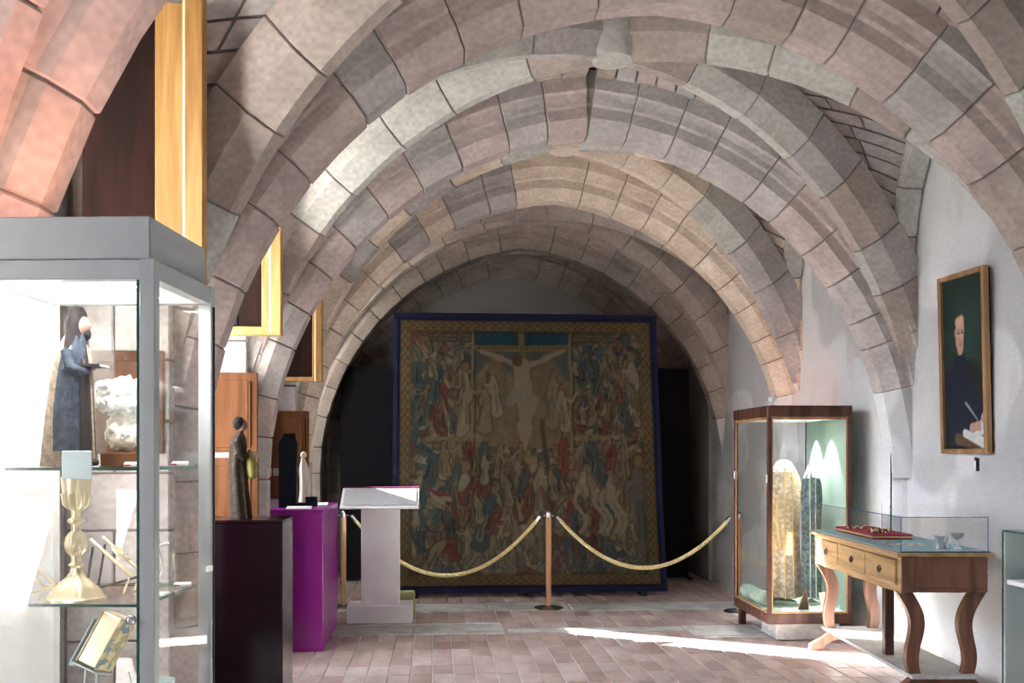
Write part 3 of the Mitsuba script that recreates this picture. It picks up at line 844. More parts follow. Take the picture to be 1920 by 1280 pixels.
# ------------------------------------------------------------------ wooden linings on the spur walls
SB = [  # y of the face, x of: outer left, panel right, first stile right, second stile right; z bottom, inner bottom, top
    (4.75, -2.56, -2.228, -2.097, -2.005, 2.22, 2.30, 3.57), (6.85, -2.52, -2.100, -2.045, -1.967, 2.286, 2.345, 3.56), (8.90, -2.50, -2.011, -1.986, -1.924, 2.125, 2.165, 3.5)]
SBL = ['tall oak window shutter with dark recessed panel above the glass case', 'oak window shutter above the copper brown panel with the dark statuette', 'smallest and farthest oak window shutter high on the left wall']
for n, (y, a, b, c, d, z0, z1, z2) in enumerate(SB):
    t = thing('window_shutter', SBL[n], 'shutter', 'oak window shutters along the left wall')
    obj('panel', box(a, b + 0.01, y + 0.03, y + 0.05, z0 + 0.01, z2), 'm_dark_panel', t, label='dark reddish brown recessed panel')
    obj('stile', cbox(b, c, y, y + 0.06, z1 - 0.005, z2, 0.006), 'm_oak', t)
    obj('bead', prism([(c - 0.006, y - 0.004), (c + 0.010, y - 0.022), (c + 0.014, y + 0.03), (c - 0.006, y + 0.03)], z1 - 0.04, z2 + 0.01, 'z'), 'm_oak_highlight', t, label='rounded edge between the two boards with its highlight put in the pale colour')
    obj('stile', cbox(c + 0.006, d, y - 0.022, y + 0.06, z0, z2 + 0.03, 0.006), 'm_oak', t)
    obj('bottom_rail', cbox(a, c + 0.006, y - 0.004, y + 0.06, z0, z1, 0.006), 'm_oak', t)
    obj('latch', cbox(a + 0.02, a + 0.26, y + 0.020, y + 0.031, z1 + 0.01, z1 + 0.07, 0.003), 'm_navy_box', t)
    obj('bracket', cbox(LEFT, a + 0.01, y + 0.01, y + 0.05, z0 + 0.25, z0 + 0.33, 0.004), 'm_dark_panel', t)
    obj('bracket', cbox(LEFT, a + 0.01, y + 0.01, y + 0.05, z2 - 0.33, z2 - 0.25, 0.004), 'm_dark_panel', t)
for x0, x1, y, z0, z1, bx_, txt in ((-2.66, -2.27, ARCHES[2][0] - 0.285, 1.50, 2.00, -2.32, 'copper brown wall panel seen through the grey glass case'), (-2.62, -2.166, ARCHES[3][0] - 0.285, 1.510, 2.056, -2.215, 'copper brown wall panel with raised bead behind the statuette head'), (-2.62, -2.160, ARCHES[3][0] - 0.285, 0.95, 1.470, -2.215, 'lower copper brown wall panel behind the statuette robe'),
                                  (-2.60, -2.066, ARCHES[4][0] - 0.285, 1.372, 1.877, -2.105, 'small copper brown wall panel above the beige carving'), (-2.60, -2.10, ARCHES[4][0] - 0.285, 1.10, 1.30, -2.13, 'low copper brown block behind the beige carving')):
    t = thing('wood_panel', txt, 'wall panel')
    obj('board', cbox(x0, x1, y - 0.024, y + 0.001, z0, z1, 0.004), 'm_copper_wood', t)
    obj('field', cbox(x0 + 0.03, bx_ - 0.012, y - 0.029, y - 0.02, z0 + 0.03, z1 - 0.05, 0.004), 'm_copper_wood', t)
    obj('bead', cbox(bx_ - 0.008, bx_ + 0.008, y - 0.038, y - 0.02, z0 + 0.03, z1 - 0.06, 0.006), 'm_copper_wood', t)

# ------------------------------------------------------------------ pedestals and what stands on them
p1 = thing('pedestal', 'purple pedestal in front carrying the standing statuette with shade put in its dark colour', 'pedestal')
obj('body', xf(cbox(-0.58, 0, 0, 0.42, 0.0, 1.095, 0.004), (-1.835, 6.0, 0), 0), 'm_purple_shaded', p1)
obj('top_board', xf(cbox(-0.582, 0.002, -0.002, 0.422, 1.095, 1.113, 0.003), (-1.835, 6.0, 0), 0), 'm_purple_shaded', p1)
p2 = thing('pedestal', 'bright purple pedestal between the dark pedestal and the white lectern', 'pedestal')
obj('body', xf(cbox(-0.42, 0, 0, 1.15, 0.0, 1.055, 0.004), (-1.795, 7.77, 0), 0), 'm_purple', p2)
obj('top_board', xf(cbox(-0.422, 0.002, -0.002, 1.152, 1.055, 1.075, 0.003), (-1.795, 7.77, 0), 0), 'm_purple', p2)

sx, sy, sz = -2.115, 6.20, 1.1135
s1 = thing('saint_statuette', 'dark wooden robed figure carrying a green gold bag on the dark pedestal', 'statue')
obj('robe', xf(loft([(0.0, 0.004, 0, 0.062, 0.06), (0.03, 0.0, 0, 0.060, 0.058), (0.16, -0.012, 0, 0.052, 0.055), (0.30, -0.020, 0, 0.048, 0.053), (0.38, -0.016, 0, 0.050, 0.056), (0.44, -0.012, 0, 0.050, 0.060), (0.485, -0.006, 0, 0.036, 0.048), (0.505, 0.0, 0, 0.018, 0.02), (0.52, 0.004, 0, 0.015, 0.016)], 56, 8, 0.07, 0.4), (sx, sy, sz)), 'm_robe', s1, smooth=50)
obj('mantle', xf(loft([(0.0, 0.040, 0.0, 0.030, 0.045), (0.10, 0.030, 0, 0.028, 0.042), (0.25, 0.020, 0, 0.022, 0.04), (0.33, 0.014, 0, 0.016, 0.035)], 40, 6, 0.1, 2.2), (sx, sy, sz)), 'm_robe', s1, smooth=50)
hd = obj('head', xf(ball((0.006, 0, 0.557), 0.036, 3, scale=(0.92, 0.82, 1.15)), (sx, sy, sz)), 'm_skin_paint', s1, smooth=True)
obj('hair', xf(ball((-0.008, 0, 0.566), 0.041, 3, 0.10, 5, 2, scale=(0.92, 0.95, 1.02)), (sx, sy, sz)), 'm_robe_black', hd, smooth=True)
obj('nose', xf(ball((0.040, 0, 0.552), 0.006, 2, scale=(1.1, 0.8, 1.6)), (sx, sy, sz)), 'm_skin_paint', hd, smooth=True)
obj('sleeve', xf(tube([(-0.01, -0.05, 0.455), (0.0, -0.066, 0.385), (0.024, -0.05, 0.362), (0.046, -0.024, 0.376)], [0.024, 0.026, 0.023, 0.014], 14), (sx, sy, sz)), 'm_robe', s1, smooth=60)
obj('sleeve', xf(tube([(-0.01, 0.05, 0.455), (0.0, 0.066, 0.385), (0.024, 0.05, 0.362), (0.046, 0.024, 0.376)], [0.024, 0.026, 0.023, 0.014], 14), (sx, sy, sz)), 'm_robe', s1, smooth=60)
for q in (-1, 1):
    obj('hand', xf(ball((0.054, q * 0.012, 0.392), 0.013, 2, scale=(0.9, 0.7, 1.5)), (sx, sy, sz)), 'm_skin_paint', s1, smooth=True)
plain('m_green_gold', (0.16, 0.14, 0.03), 0.45, 0.5)
obj('bag', xf(loft([(0.235, 0.070, 0, 0.020, 0.022), (0.25, 0.070, 0, 0.030, 0.030), (0.30, 0.068, 0, 0.034, 0.034), (0.36, 0.062, 0, 0.026, 0.028), (0.40, 0.056, 0, 0.012, 0.014)], 36, 5, 0.06), (sx, sy, sz)), 'm_green_gold', s1, smooth=50, label='green gold bag')

nb = thing('shrine_box', 'tall dark navy box with sloping shoulders on the purple pedestal', 'box')
obj('case', xf(prism([(-0.066, 0), (0.066, 0), (0.066, 0.505), (0.045, 0.560), (-0.035, 0.560), (-0.066, 0.505)], -0.06, 0.06), (-2.10, 8.10, 1.0755)), 'm_navy_box', nb)
obj('top_cap', xf(cbox(-0.040, 0.050, -0.05, 0.05, 0.560, 0.585, 0.004), (-2.10, 8.10, 1.0755)), 'm_navy_box', nb)
obj('edge_strip', xf(cbox(0.062, 0.070, -0.062, -0.05, 0.02, 0.50, 0.002), (-2.10, 8.10, 1.0755)), 'm_navy_box', nb)
cv = thing('ivory_carving', 'narrow beige carved figure standing beside the dark navy box', 'carving')
obj('figure', xf(loft([(0.0, 0, 0, 0.046, 0.035), (0.08, 0.004, 0, 0.042, 0.032), (0.20, 0.002, 0, 0.040, 0.030), (0.29, -0.006, 0, 0.034, 0.028), (0.335, -0.010, 0, 0.018, 0.02), (0.36, -0.012, 0, 0.012, 0.012)], 40, 7, 0.12, 0.3), (-2.00, 8.30, 1.1055)), 'm_ivory', cv, smooth=50)
obj('head', xf(ball((-0.008, 0, 0.385), 0.026, 3, 0.1, 4), (-2.00, 8.30, 1.1055)), 'm_ivory', cv, smooth=True)
obj('plinth', xf(cbox(-0.055, 0.10, -0.05, 0.05, 0, 0.029, 0.003), (-2.00, 8.30, 1.0755)), 'm_navy_box', cv, label='low dark plinth')
obj('step', xf(cbox(0.0, 0.10, -0.03, 0.05, 0.029, 0.075, 0.003), (-2.00, 8.30, 1.0755)), 'm_navy_box', cv)
for x, y, w, txt in ((-1.985, 7.86, 0.19, 'wide white caption card on the near edge of the purple pedestal'), (-1.875, 8.42, 0.10, 'small white caption card at the back of the purple pedestal')):
    t = thing('caption_card', txt, 'label')
    obj('card', xf(tilt(cbox(-w / 2, w / 2, -0.035, 0.035, 0, 0.003, 0.0008), 16, (1, 0, 0), (0, 0, 0)), (x, y, 1.086)), 'm_paper', t)
    obj('prop', xf(cbox(-w / 2 + 0.01, w / 2 - 0.01, 0.015, 0.025, -0.010, 0.007, 0.001), (x, y, 1.086)), 'm_white', t)

# ------------------------------------------------------------------ lectern
le = thing('lectern', 'white information lectern with sloping top and magenta edge', 'lectern')
LX, LY = -1.435, 9.0
obj('base', xf(cbox(-0.287, 0.287, 0, 0.34, 0, 0.158, 0.004), (LX, LY, 0)), 'm_white', le)
obj('column', xf(cbox(-0.168, 0.172, 0.08, 0.26, 0.158, 1.06, 0.004), (LX, LY, 0)), 'm_white', le)
top = prism([(-0.05, 1.022), (-0.045, 1.012), (0.30, 1.168), (0.30, 1.192)], -0.345, 0.345, 'x')
obj('sloping_top', xf(top, (LX, LY, 0)), 'm_white', le)
obj('magenta_edge', xf(prism([(0.286, 1.187), (0.30, 1.1935), (0.305, 1.1985), (0.288, 1.1965)], -0.345, 0.345, 'x'), (LX, LY, 0)), 'm_magenta', le, label='magenta strip along the top edge')
obj('printed_sheet', xf(tilt(cbox(-0.32, 0.32, -0.16, 0.16, 0, 0.002, 0.0005), 24.8, (1, 0, 0), (0, 0, 0)), (LX, LY + 0.125, 1.1125)), 'm_sheet', le)
ob = thing('olive_box', 'small olive box on the floor behind the white lectern', 'box')
obj('body', xf(cbox(-0.12, 0.10, 0, 0.16, 0, 0.20, 0.004), (-1.23, 9.42, 0), 6), 'm_olive', ob)
obj('lid', xf(cbox(-0.123, 0.103, -0.003, 0.163, 0.19, 0.215, 0.003), (-1.23, 9.42, 0), 6), 'm_olive', ob)

# ------------------------------------------------------------------ rope barrier
POSTS = [(0.15, 9.76, 'wooden barrier post with chrome cap in the middle of the hall'), (-1.836, 9.98, 'wooden barrier post between the purple pedestal and the lectern'), (1.93, 9.42, 'wooden barrier post seen behind the wooden vestment cabinet')]
caps = []
for x, y, txt in POSTS:
    t = thing('barrier_post', txt, 'barrier post')
    obj('base', lathe([(0, 0), (0.145, 0), (0.145, 0.006), (0.135, 0.014), (0.05, 0.022), (0.024, 0.030), (0, 0.03)], 40, (x, y, 0)), 'm_chrome', t, smooth=35)
    obj('pole', lathe([(0, 0.028), (0.027, 0.028), (0.027, 0.885), (0, 0.885)], 24, (x, y, 0)), 'm_post_wood', t, smooth=40)
    obj('cap', lathe([(0, 0.883), (0.029, 0.883), (0.030, 0.905), (0.026, 0.925), (0.016, 0.942), (0, 0.948)], 24, (x, y, 0)), 'm_chrome', t, smooth=40)
    for q in (-1, 1):
        obj('ring', tube([(x + q * 0.028, y, 0.90), (x + q * 0.052, y, 0.895)], 0.007, 8), 'm_chrome', t, smooth=60)
    caps.append((x, y))
for (xa, ya), (xb, yb), sag, txt in ((caps[1], caps[0], 0.56, 'cream gold barrier rope hanging left of the middle post'), (caps[0], caps[2], 0.47, 'cream gold barrier rope hanging right of the middle post')):
    t = thing('barrier_rope', txt, 'rope')
    d = math.hypot(xb - xa, yb - ya)
    ux, uy = (xb - xa) / d, (yb - ya) / d
    A_, B_ = np.array([xa + ux * 0.095, ya + uy * 0.095, 0.875]), np.array([xb - ux * 0.095, yb - uy * 0.095, 0.875])
    s = np.linspace(0, 1, 320)
    P = A_[None] * (1 - s)[:, None] + B_[None] * s[:, None]
    P[:, 2] -= sag * (1 - (2 * s - 1) ** 2) ** 1.0
    th = s * d * 2 * math.pi / 0.075
    nx = np.array([-uy, ux, 0.0])
    strands = []
    for q in range(3):
        ph = th + q * 2 * math.pi / 3
        strands.append(tube(P + 0.010 * (np.cos(ph)[:, None] * nx + np.sin(ph)[:, None] * np.array([0, 0, 1.0])), 0.0125, 7))
    for m in strands:
        obj('strand', m, 'm_rope', t, smooth=60)
    for E_, q in ((A_, 1), (B_, -1)):
        dirv = np.array([ux * q, uy * q, -sag * 4 / d]); dirv /= np.linalg.norm(dirv)
        obj('end_cap', tube([E_ - dirv * 0.03, E_ - dirv * 0.02, E_ + dirv * 0.03], [0.012, 0.024, 0.024], 14), 'm_chrome', t, smooth=40)

# ------------------------------------------------------------------ flat pictures: colours on a fine grid of the cloth or canvas
def seg_d(X, Y, a, b):
    ax, ay, bx, by = *a, *b
    dx, dy = bx - ax, by - ay
    t = np.clip(((X - ax) * dx + (Y - ay) * dy) / (dx * dx + dy * dy + 1e-12), 0, 1)
    return np.hypot(X - ax - t * dx, Y - ay - t * dy), t


def paint(C, X, Y, pts, r0, r1, col, soft=0.006, alpha=1.0):
    pts = [np.array(p, float) for p in pts]
    q, rr = np.array(pts), max(r0, r1) + soft + 0.03  # only the window of the grid that the stroke can reach
    nv_, nu_ = X.shape
    x0, x1, y0, y1 = X[0, 0], X[0, -1], Y[0, 0], Y[-1, 0]
    i0, i1 = (int(np.clip((v - x0) / (x1 - x0) * nu_, 0, nu_)) for v in (q[:, 0].min() - rr, q[:, 0].max() + rr + (x1 - x0) / nu_ * 2))
    j0, j1 = (int(np.clip((v - y0) / (y1 - y0) * nv_, 0, nv_)) for v in (q[:, 1].min() - rr, q[:, 1].max() + rr + (y1 - y0) / nv_ * 2))
    if i1 <= i0 or j1 <= j0:
        return
    C, X, Y = C[j0:j1, i0:i1], X[j0:j1, i0:i1], Y[j0:j1, i0:i1]
    for a, b in zip(pts[:-1], pts[1:]):
        d, t = seg_d(X, Y, a, b)
        m = alpha * np.clip((r0 + (r1 - r0) * t - d) / soft + 0.5, 0, 1)[..., None]
        C[:] = C * (1 - m) + np.asarray(col) * m


def fill(C, X, Y, x0, x1, y0, y1, col, alpha=1.0):
    m = alpha * ((X > x0) & (X < x1) & (Y > y0) & (Y < y1))[..., None]
    C[:] = C * (1 - m) + np.asarray(col) * m


def vor(X, Y, fx, fy, seed):
    g = np.random.default_rng(seed).random((64, 64, 3))
    x, y = X * fx, Y * fy
    ix, iy = np.floor(x).astype(int), np.floor(y).astype(int)
    best, sec, who = np.full(X.shape, 9.0), np.full(X.shape, 9.0), np.zeros(X.shape)
    for a in (-1, 0, 1):
        for b in (-1, 0, 1):
            q = g[(ix + a) % 64, (iy + b) % 64]
            d = np.hypot(ix + a + q[..., 0] - x, iy + b + q[..., 1] - y)
            sec = np.where(d < best, best, np.minimum(sec, d))
            who = np.where(d < best, q[..., 2], who)
            best = np.minimum(best, d)
    return best, sec, who


def n2(X, Y, f, seed, oc=4):
    return meshkit.fbm(np.stack([X * f, Y * f, 0 * X + seed * 3.7], -1), oc, seed)


# ------------------------------------------------------------------ tapestry on its blue board
TAP_Y, TZ0, TZ1 = 10.58, 0.075, 2.93
tp = thing('tapestry', 'large old figured tapestry on a navy cloth board filling the dark end of the hall', 'tapestry')


def tap_edge(v):  # half widths and centre at height fraction v; the right side hangs out below
    return -1.365 + 0.025 * v, 1.475 - 0.125 * v ** 0.8


NU, NV = 330, 350
uu, vv = np.meshgrid(np.linspace(0, 1, NU), np.linspace(0, 1, NV), indexing='xy')
xl, xr = tap_edge(vv)
PX = xl + (xr - xl) * (0.014 + 0.972 * uu)
PZ = TZ0 + (TZ1 - TZ0) * (0.016 + 0.968 * vv)
PY = TAP_Y - 0.006 - 0.004 * np.sin(uu * 23 + 3 * vv) * (1 - vv) - 0.012 * (1 - vv) ** 2
U, Vv = uu, vv
wu = U + 0.02 * (n2(U, Vv, 9, 1) - 0.5)
wv = Vv + 0.02 * (n2(U, Vv, 9, 2) - 0.5)
PAL = np.array([(.36, .29, .21), (.44, .37, .28), (.27, .21, .15), (.15, .19, .19), (.12, .16, .18), (.29, .14, .12), (.40, .32, .23), (.19, .17, .13), (.46, .40, .31), (.24, .24, .19)])
b1, s1_, w1 = vor(wu, wv, 17, 20, 5)
C = PAL[(w1 * len(PAL)).astype(int) % len(PAL)].copy()
b2, s2_, w2 = vor(wu + .03 * n2(U, Vv, 14, 3), wv, 40, 34, 6)
m = (np.clip((n2(U, Vv, 20, 7) - 0.44) / 0.08, 0, 1) * 0.75)[..., None]
C = C * (1 - m) + PAL[(w2 * 7.99).astype(int)] * m
C *= (1 - 0.5 * (np.clip(1 - (s1_ - b1) / 0.10, 0, 1)))[..., None]
fold = np.sin((wu * 150 + 60 * n2(U, Vv, 7, 8)) + wv * 20)
C *= (1 + 0.16 * fold)[..., None]
# centre field: pale ground, blue sky, cross beam and pale figure
fill(C, wu, wv, 0.285, 0.675, 0.52, 0.965, (.33, .26, .17), 0.8)
fill(C, wu, wv, 0.285, 0.675, 0.905, 0.965, (.055, .125, .165))
m = (np.clip((wv - 0.80 + 0.05 * np.sin(wu * 30)) / 0.03, 0, 1) * (wu > .285) * (wu < .675) * (wv < .905))[..., None] * .75
C = C * (1 - m) + np.array((.10, .16, .19)) * m
for q in range(26):
    a, b = 0.29 + 0.38 * rng.random(), 0.545 + 0.26 * rng.random()
    paint(C, wu, wv, [(a, b), (a + rng.uniform(-.03, .03), b + rng.uniform(0.01, .05))], rng.uniform(.006, .022), .006, PAL[rng.choice([2, 3, 7, 9, 2, 1])], .01, .7)
for x in (0.285, 0.675):
    paint(C, wu, wv, [(x, 0.50), (x, 0.97)], .005, .005, (.42, .33, .19))
    paint(C, wu, wv, [(x + .008, 0.50), (x + .008, 0.97)], .003, .003, (.10, .09, .07))
paint(C, wu, wv, [(0.30, 0.898), (0.66, 0.898)], .011, .011, (.35, .26, .13))
for q in range(24):
    paint(C, wu, wv, [(0.305 + q * .015, 0.898), (0.308 + q * .015, 0.902)], .003, .003, (.15, .11, .06))
paint(C, wu, wv, [(0.478, 0.90), (0.478, 0.955)], .012, .012, (.36, .28, .15))
paint(C, wu, wv, [(0.482, 0.50), (0.482, 0.90)], .014, .012, (.31, .24, .13))
SK = (.47, .38, .27)
paint(C, wu, wv, [(0.315, 0.888), (0.40, 0.858), (0.455, 0.835)], .007, .012, SK)
paint(C, wu, wv, [(0.65, 0.888), (0.57, 0.860), (0.505, 0.835)], .007, .012, SK)
paint(C, wu, wv, [(0.48, 0.83), (0.485, 0.76), (0.49, 0.69)], .034, .026, SK)
paint(C, wu, wv, [(0.465, 0.715), (0.52, 0.70)], .022, .02, (.42, .37, .29))
paint(C, wu, wv, [(0.49, 0.68), (0.482, 0.60), (0.487, 0.52)], .022, .010, SK)
paint(C, wu, wv, [(0.505, 0.68), (0.50, 0.60), (0.487, 0.52)], .020, .010, SK)
paint(C, wu, wv, [(0.462, 0.848), (0.462, 0.856)], .020, .020, (.19, .12, .07))
# two ladders / beams and the horseman below
paint(C, wu, wv, [(0.50, 0.50), (0.505, 0.22)], .009, .012, (.46, .34, .15))
paint(C, wu, wv, [(0.555, 0.62), (0.60, 0.30)], .009, .009, (.14, .12, .09))
paint(C, wu, wv, [(0.62, 0.46), (0.78, 0.42)], .009, .006, (.42, .33, .18))
# lintels of the side scenes, captions in the upper corners
for x0, x1 in ((0.105, 0.285), (0.69, 0.90)):
    paint(C, wu, wv, [(x0, 0.555), (x1, 0.562)], .009, .009, (.42, .33, .21))
for x0, x1 in ((0.11, 0.28), (0.685, 0.86)):
    fill(C, U, Vv, x0, x1, 0.918, 0.965, (.13, .13, .11), .85)
    for r in range(3):
        for q in range(int((x1 - x0) / 0.009)):
            if rng.random() < .75:
                paint(C, U, Vv, [(x0 + .006 + q * .009, 0.928 + r * .014), (x0 + .008 + q * .009, 0.934 + r * .014)], .0022, .0018, (.33, .28, .19), .003)
RED, BLU, CRM, TAN, DRK = (.30, .105, .09), (.13, .175, .19), (.46, .40, .30), (.37, .30, .21), (.08, .07, .06)


def figure(x, z, h, robe, lean=0.0, head=(.38, .27, .18), arm=0.0):
    w = h * 0.125
    robe = np.array(robe)
    o_ = rng.uniform(-.3, .3) * w
    paint(C, wu, wv, [(x, z), (x + lean * h * .5 + o_, z + h * .5), (x + lean * h, z + h * .8)], w * 1.25 + .004, w * .55 + .004, (.10, .085, .065), .008, .8)
    paint(C, wu, wv, [(x, z), (x + lean * h * .5 + o_, z + h * .5), (x + lean * h, z + h * .8)], w * 1.25, w * .5, robe, .008)
    other = PAL[rng.choice([0, 1, 3, 4, 6, 8, 5])]
    paint(C, wu, wv, [(x + w * rng.uniform(-.9, .9), z + .02), (x + lean * h * .5, z + h * .45)], w * .55, w * .3, other, .008, .85)
    for q in range(5):
        o = rng.uniform(-1.0, 1.0) * w
        paint(C, wu, wv, [(x + o * 1.2, z + rng.uniform(0, .1) * h), (x + o * .5 + lean * h * .5, z + h * rng.uniform(.4, .7))], .0028, .0016, robe * rng.choice([.45, .5, .6, 1.3]), .004, .85)
    paint(C, wu, wv, [(x + lean * h * 1.1, z + h * .92), (x + lean * h * 1.1, z + h * .95)], h * .062, h * .066, rng.choice([(.20, .14, .09), (.34, .26, .18), (.13, .14, .13)]), .005)
    paint(C, wu, wv, [(x + lean * h * 1.1 + .004, z + h * .90), (x + lean * h * 1.1 + .004, z + h * .93)], h * .045, h * .048, head, .005)
    if arm:
        paint(C, wu, wv, [(x + lean * h * .8, z + h * .70), (x + arm * h * .18, z + h * (.58 + .1 * rng.random())), (x + arm * h * .30, z + h * (.6 + .25 * rng.random()))], w * .26, w * .18, robe * 1.1, .005)


for a in ((.08, .62, .20, CRM, .05), (.17, .61, .26, RED, -.18), (.13, .70, .16, BLU, .1), (.235, .60, .24, CRM, .08), (.06, .70, .16, BLU, .15), (.22, .76, .13, TAN, 0), (.12, .80, .10, CRM, .2),
          (.74, .64, .24, TAN, .1), (.80, .70, .20, CRM, -.1), (.87, .62, .24, TAN, .1), (.92, .66, .22, CRM, 0), (.77, .80, .13, BLU, .2), (.86, .80, .12, TAN, -.2), (.71, .60, .10, RED, .3), (.80, .58, .09, RED, .4), (.90, .58, .12, BLU, .2),
          (.33, .60, .2, TAN, .1), (.38, .66, .16, CRM, -.1), (.60, .62, .2, TAN, 0), (.65, .60, .16, CRM, -.1),
          (.12, .40, .14, BLU, .1), (.17, .42, .13, CRM, 0), (.22, .43, .13, TAN, .1), (.27, .44, .12, RED, 0), (.33, .43, .13, BLU, 0), (.38, .42, .13, TAN, .1), (.64, .44, .14, RED, 0), (.70, .42, .14, TAN, .1), (.76, .43, .13, BLU, -.1), (.82, .42, .13, RED, .1), (.88, .43, .13, CRM, 0)):
    figure(*a, arm=rng.choice([-1, 1]))
for a in ((.06, .20, .24, BLU, .05), (.26, .10, .38, CRM, -.02), (.21, .14, .30, RED, .28), (.36, .06, .34, CRM, .02), (.40, .05, .30, TAN, .05), (.31, .16, .22, BLU, .22), (.11, .06, .14, TAN, .5),
          (.47, .28, .22, RED, .02), (.55, .28, .20, CRM, 0), (.44, .36, .18, TAN, .15), (.55, .12, .16, TAN, 0), (.63, .22, .24, TAN, -.1), (.66, .12, .24, RED, .02), (.76, .14, .26, RED, -.28), (.81, .06, .12, RED, .3),
          (.70, .26, .20, CRM, .1), (.83, .22, .22, CRM, -.05), (.87, .18, .28, TAN, 0), (.93, .16, .34, (.26, .23, .2), 0), (.58, .04, .10, RED, .6), (.68, .04, .09, BLU, .4), (.78, .05, .10, BLU, .6), (.90, .05, .12, TAN, 0)):
    figure(*a, arm=rng.choice([-1, 1]))
for q in range(120):
    x_, z_ = rng.uniform(.05, .95), rng.choice([rng.uniform(.07, .44), rng.uniform(.56, .80)])
    if z_ > .5 and .27 < x_ < .69:
        continue
    figure(x_, z_, rng.uniform(.06, .13), PAL[rng.choice([0, 1, 2, 3, 4, 5, 6, 8])], rng.uniform(-.3, .3), arm=rng.choice([-1, 0, 1]))
for x in (.70, .80, .835, .86, .775):  # looping pale scarves
    t = np.linspace(0, 1, 9)
    paint(C, wu, wv, [(x + .022 * math.sin(6 * q), .20 + .16 * q) for q in t], .008, .006, CRM, .006)
for q in range(240):  # plants of the ground
    a, b = rng.uniform(.05, .95), rng.uniform(.045, .11)
    paint(C, wu, wv, [(a, b), (a + rng.uniform(-.02, .02), b + .02)], .004, .002, PAL[rng.choice([3, 4, 9, 9, 1, 2])], .004, .8)
# woven border
bd = np.minimum(np.minimum(U, 1 - U), np.minimum(Vv, 1 - Vv) * 1.05)
m = np.clip((0.042 - bd) / .003, 0, 1)[..., None]
along = np.where(np.minimum(U, 1 - U) < np.minimum(Vv, 1 - Vv) * 1.05, Vv, U)
BC = np.array((.30, .21, .12)) * (0.9 + 0.35 * np.sin(along * 190 + 5 * np.sin(bd * 260)))[..., None] + 0.06 * (np.sin(along * 95) > .6)[..., None] * np.array((-.3, .5, .6))
C = C * (1 - m) + BC * m
for e in (.004, .041, .049):
    mm = np.clip((.0022 - np.abs(bd - e)) / .0015, 0, 1)[..., None]
    C = C * (1 - mm) + np.array((.13, .085, .05)) * mm
C *= (0.86 + 0.28 * n2(U, Vv, 70, 4, 2))[..., None] * (0.8 + 0.4 * n2(U, Vv, 5, 9, 2))[..., None]
C = np.clip(C * 0.27, 0.004, 0.9)
obj('woven_picture', (np.stack([PX, PY, PZ], -1).reshape(-1, 3), grid_faces(NV, NU)), 'm_vertex', tp, smooth=True, color=C.reshape(-1, 3))
nb_, xs0 = 14, []
zz = np.linspace(0, 1, nb_)
poly = [(tap_edge(q)[0], TZ0 + (TZ1 - TZ0) * q) for q in zz] + [(tap_edge(q)[1], TZ0 + (TZ1 - TZ0) * q) for q in zz[::-1]]
obj('backing_board', prism(poly, TAP_Y, TAP_Y + 0.05), 'm_navy', tp)
BW = 0.032
for nm, pl in (('left', [(tap_edge(q)[0] - BW, TZ0 - BW + (TZ1 - TZ0 + 2 * BW) * q) for q in zz] + [(tap_edge(q)[0] + .012, TZ0 - BW + (TZ1 - TZ0 + 2 * BW) * q) for q in zz[::-1]]), ('right', [(tap_edge(q)[1] - .012, TZ0 - BW + (TZ1 - TZ0 + 2 * BW) * q) for q in zz] + [(tap_edge(q)[1] + BW, TZ0 - BW + (TZ1 - TZ0 + 2 * BW) * q) for q in zz[::-1]])):
    obj('border_band', prism(pl, TAP_Y - 0.02, TAP_Y + 0.055), 'm_navy', tp)
obj('border_band', box(-1.35, 1.46, TAP_Y - 0.02, TAP_Y + 0.055, TZ0 - BW, TZ0 + 0.03), 'm_navy', tp)
obj('border_band', box(-1.33, 1.35, TAP_Y - 0.02, TAP_Y + 0.055, TZ1 - 0.012, TZ1 + BW), 'm_navy', tp)
for x in (-1.15, 0.05, 1.25):
    obj('foot', cbox(x - 0.03, x + 0.03, TAP_Y - 0.06, TAP_Y + 0.35, 0, 0.05, 0.004), 'm_dark', tp)
t = thing('backdrop_screen', 'wide black cloth screen standing behind the tapestry', 'screen')
for i in range(4):
    a, b = -2.05 + i * 1.035, -2.05 + (i + 1) * 1.035
    obj('panel', cbox(a + 0.003, b - 0.003, 11.96, 12.00, 0.02, 2.52, 0.004), 'm_black_cloth', t)
for i in range(5):
    obj('foot', cbox(-2.02 + i * 1.025 - 0.02, -2.02 + i * 1.025 + 0.02, 11.82, 12.16, 0, 0.022, 0.003), 'm_dark', t)

# ------------------------------------------------------------------ wooden vestment cabinet
VX, VY, VR = 1.675, 7.83, -1.5


def vc(mesh):
    return xf(mesh, (VX, VY, 0), VR)


VW, VD = 0.675, 1.0
vcab = thing('vestment_cabinet', 'dark wood framed glass cabinet holding church vestments against the right wall', 'cabinet')
obj('base_rail', vc(cbox(0, VW, 0, VD, 0.150, 0.232, 0.004)), 'm_mahogany', vcab)
obj('stone_plinth', vc(cbox(0.10, VW - 0.06, 0.10, 0.50, 0.0065, 0.1495, 0.006)), 'm_slab', vcab, label='pale stone block under the front')
for x in (0.03, VW - 0.09):
    for y in (VD - 0.09,):
        obj('leg', vc(cbox(x, x + 0.055, y, y + 0.055, 0, 0.151, 0.003)), 'm_mahogany', vcab)
obj('cornice', vc(cbox(-0.004, VW + 0.004, -0.004, VD + 0.004, 1.790, 1.880, 0.006)), 'm_mahogany', vcab)
for x in (0, VW - 0.032):
    for y in (0, VD - 0.032):
        obj('post', vc(cbox(x, x + 0.032, y, y + 0.032, 0.230, 1.792, 0.003)), 'm_mahogany', vcab)
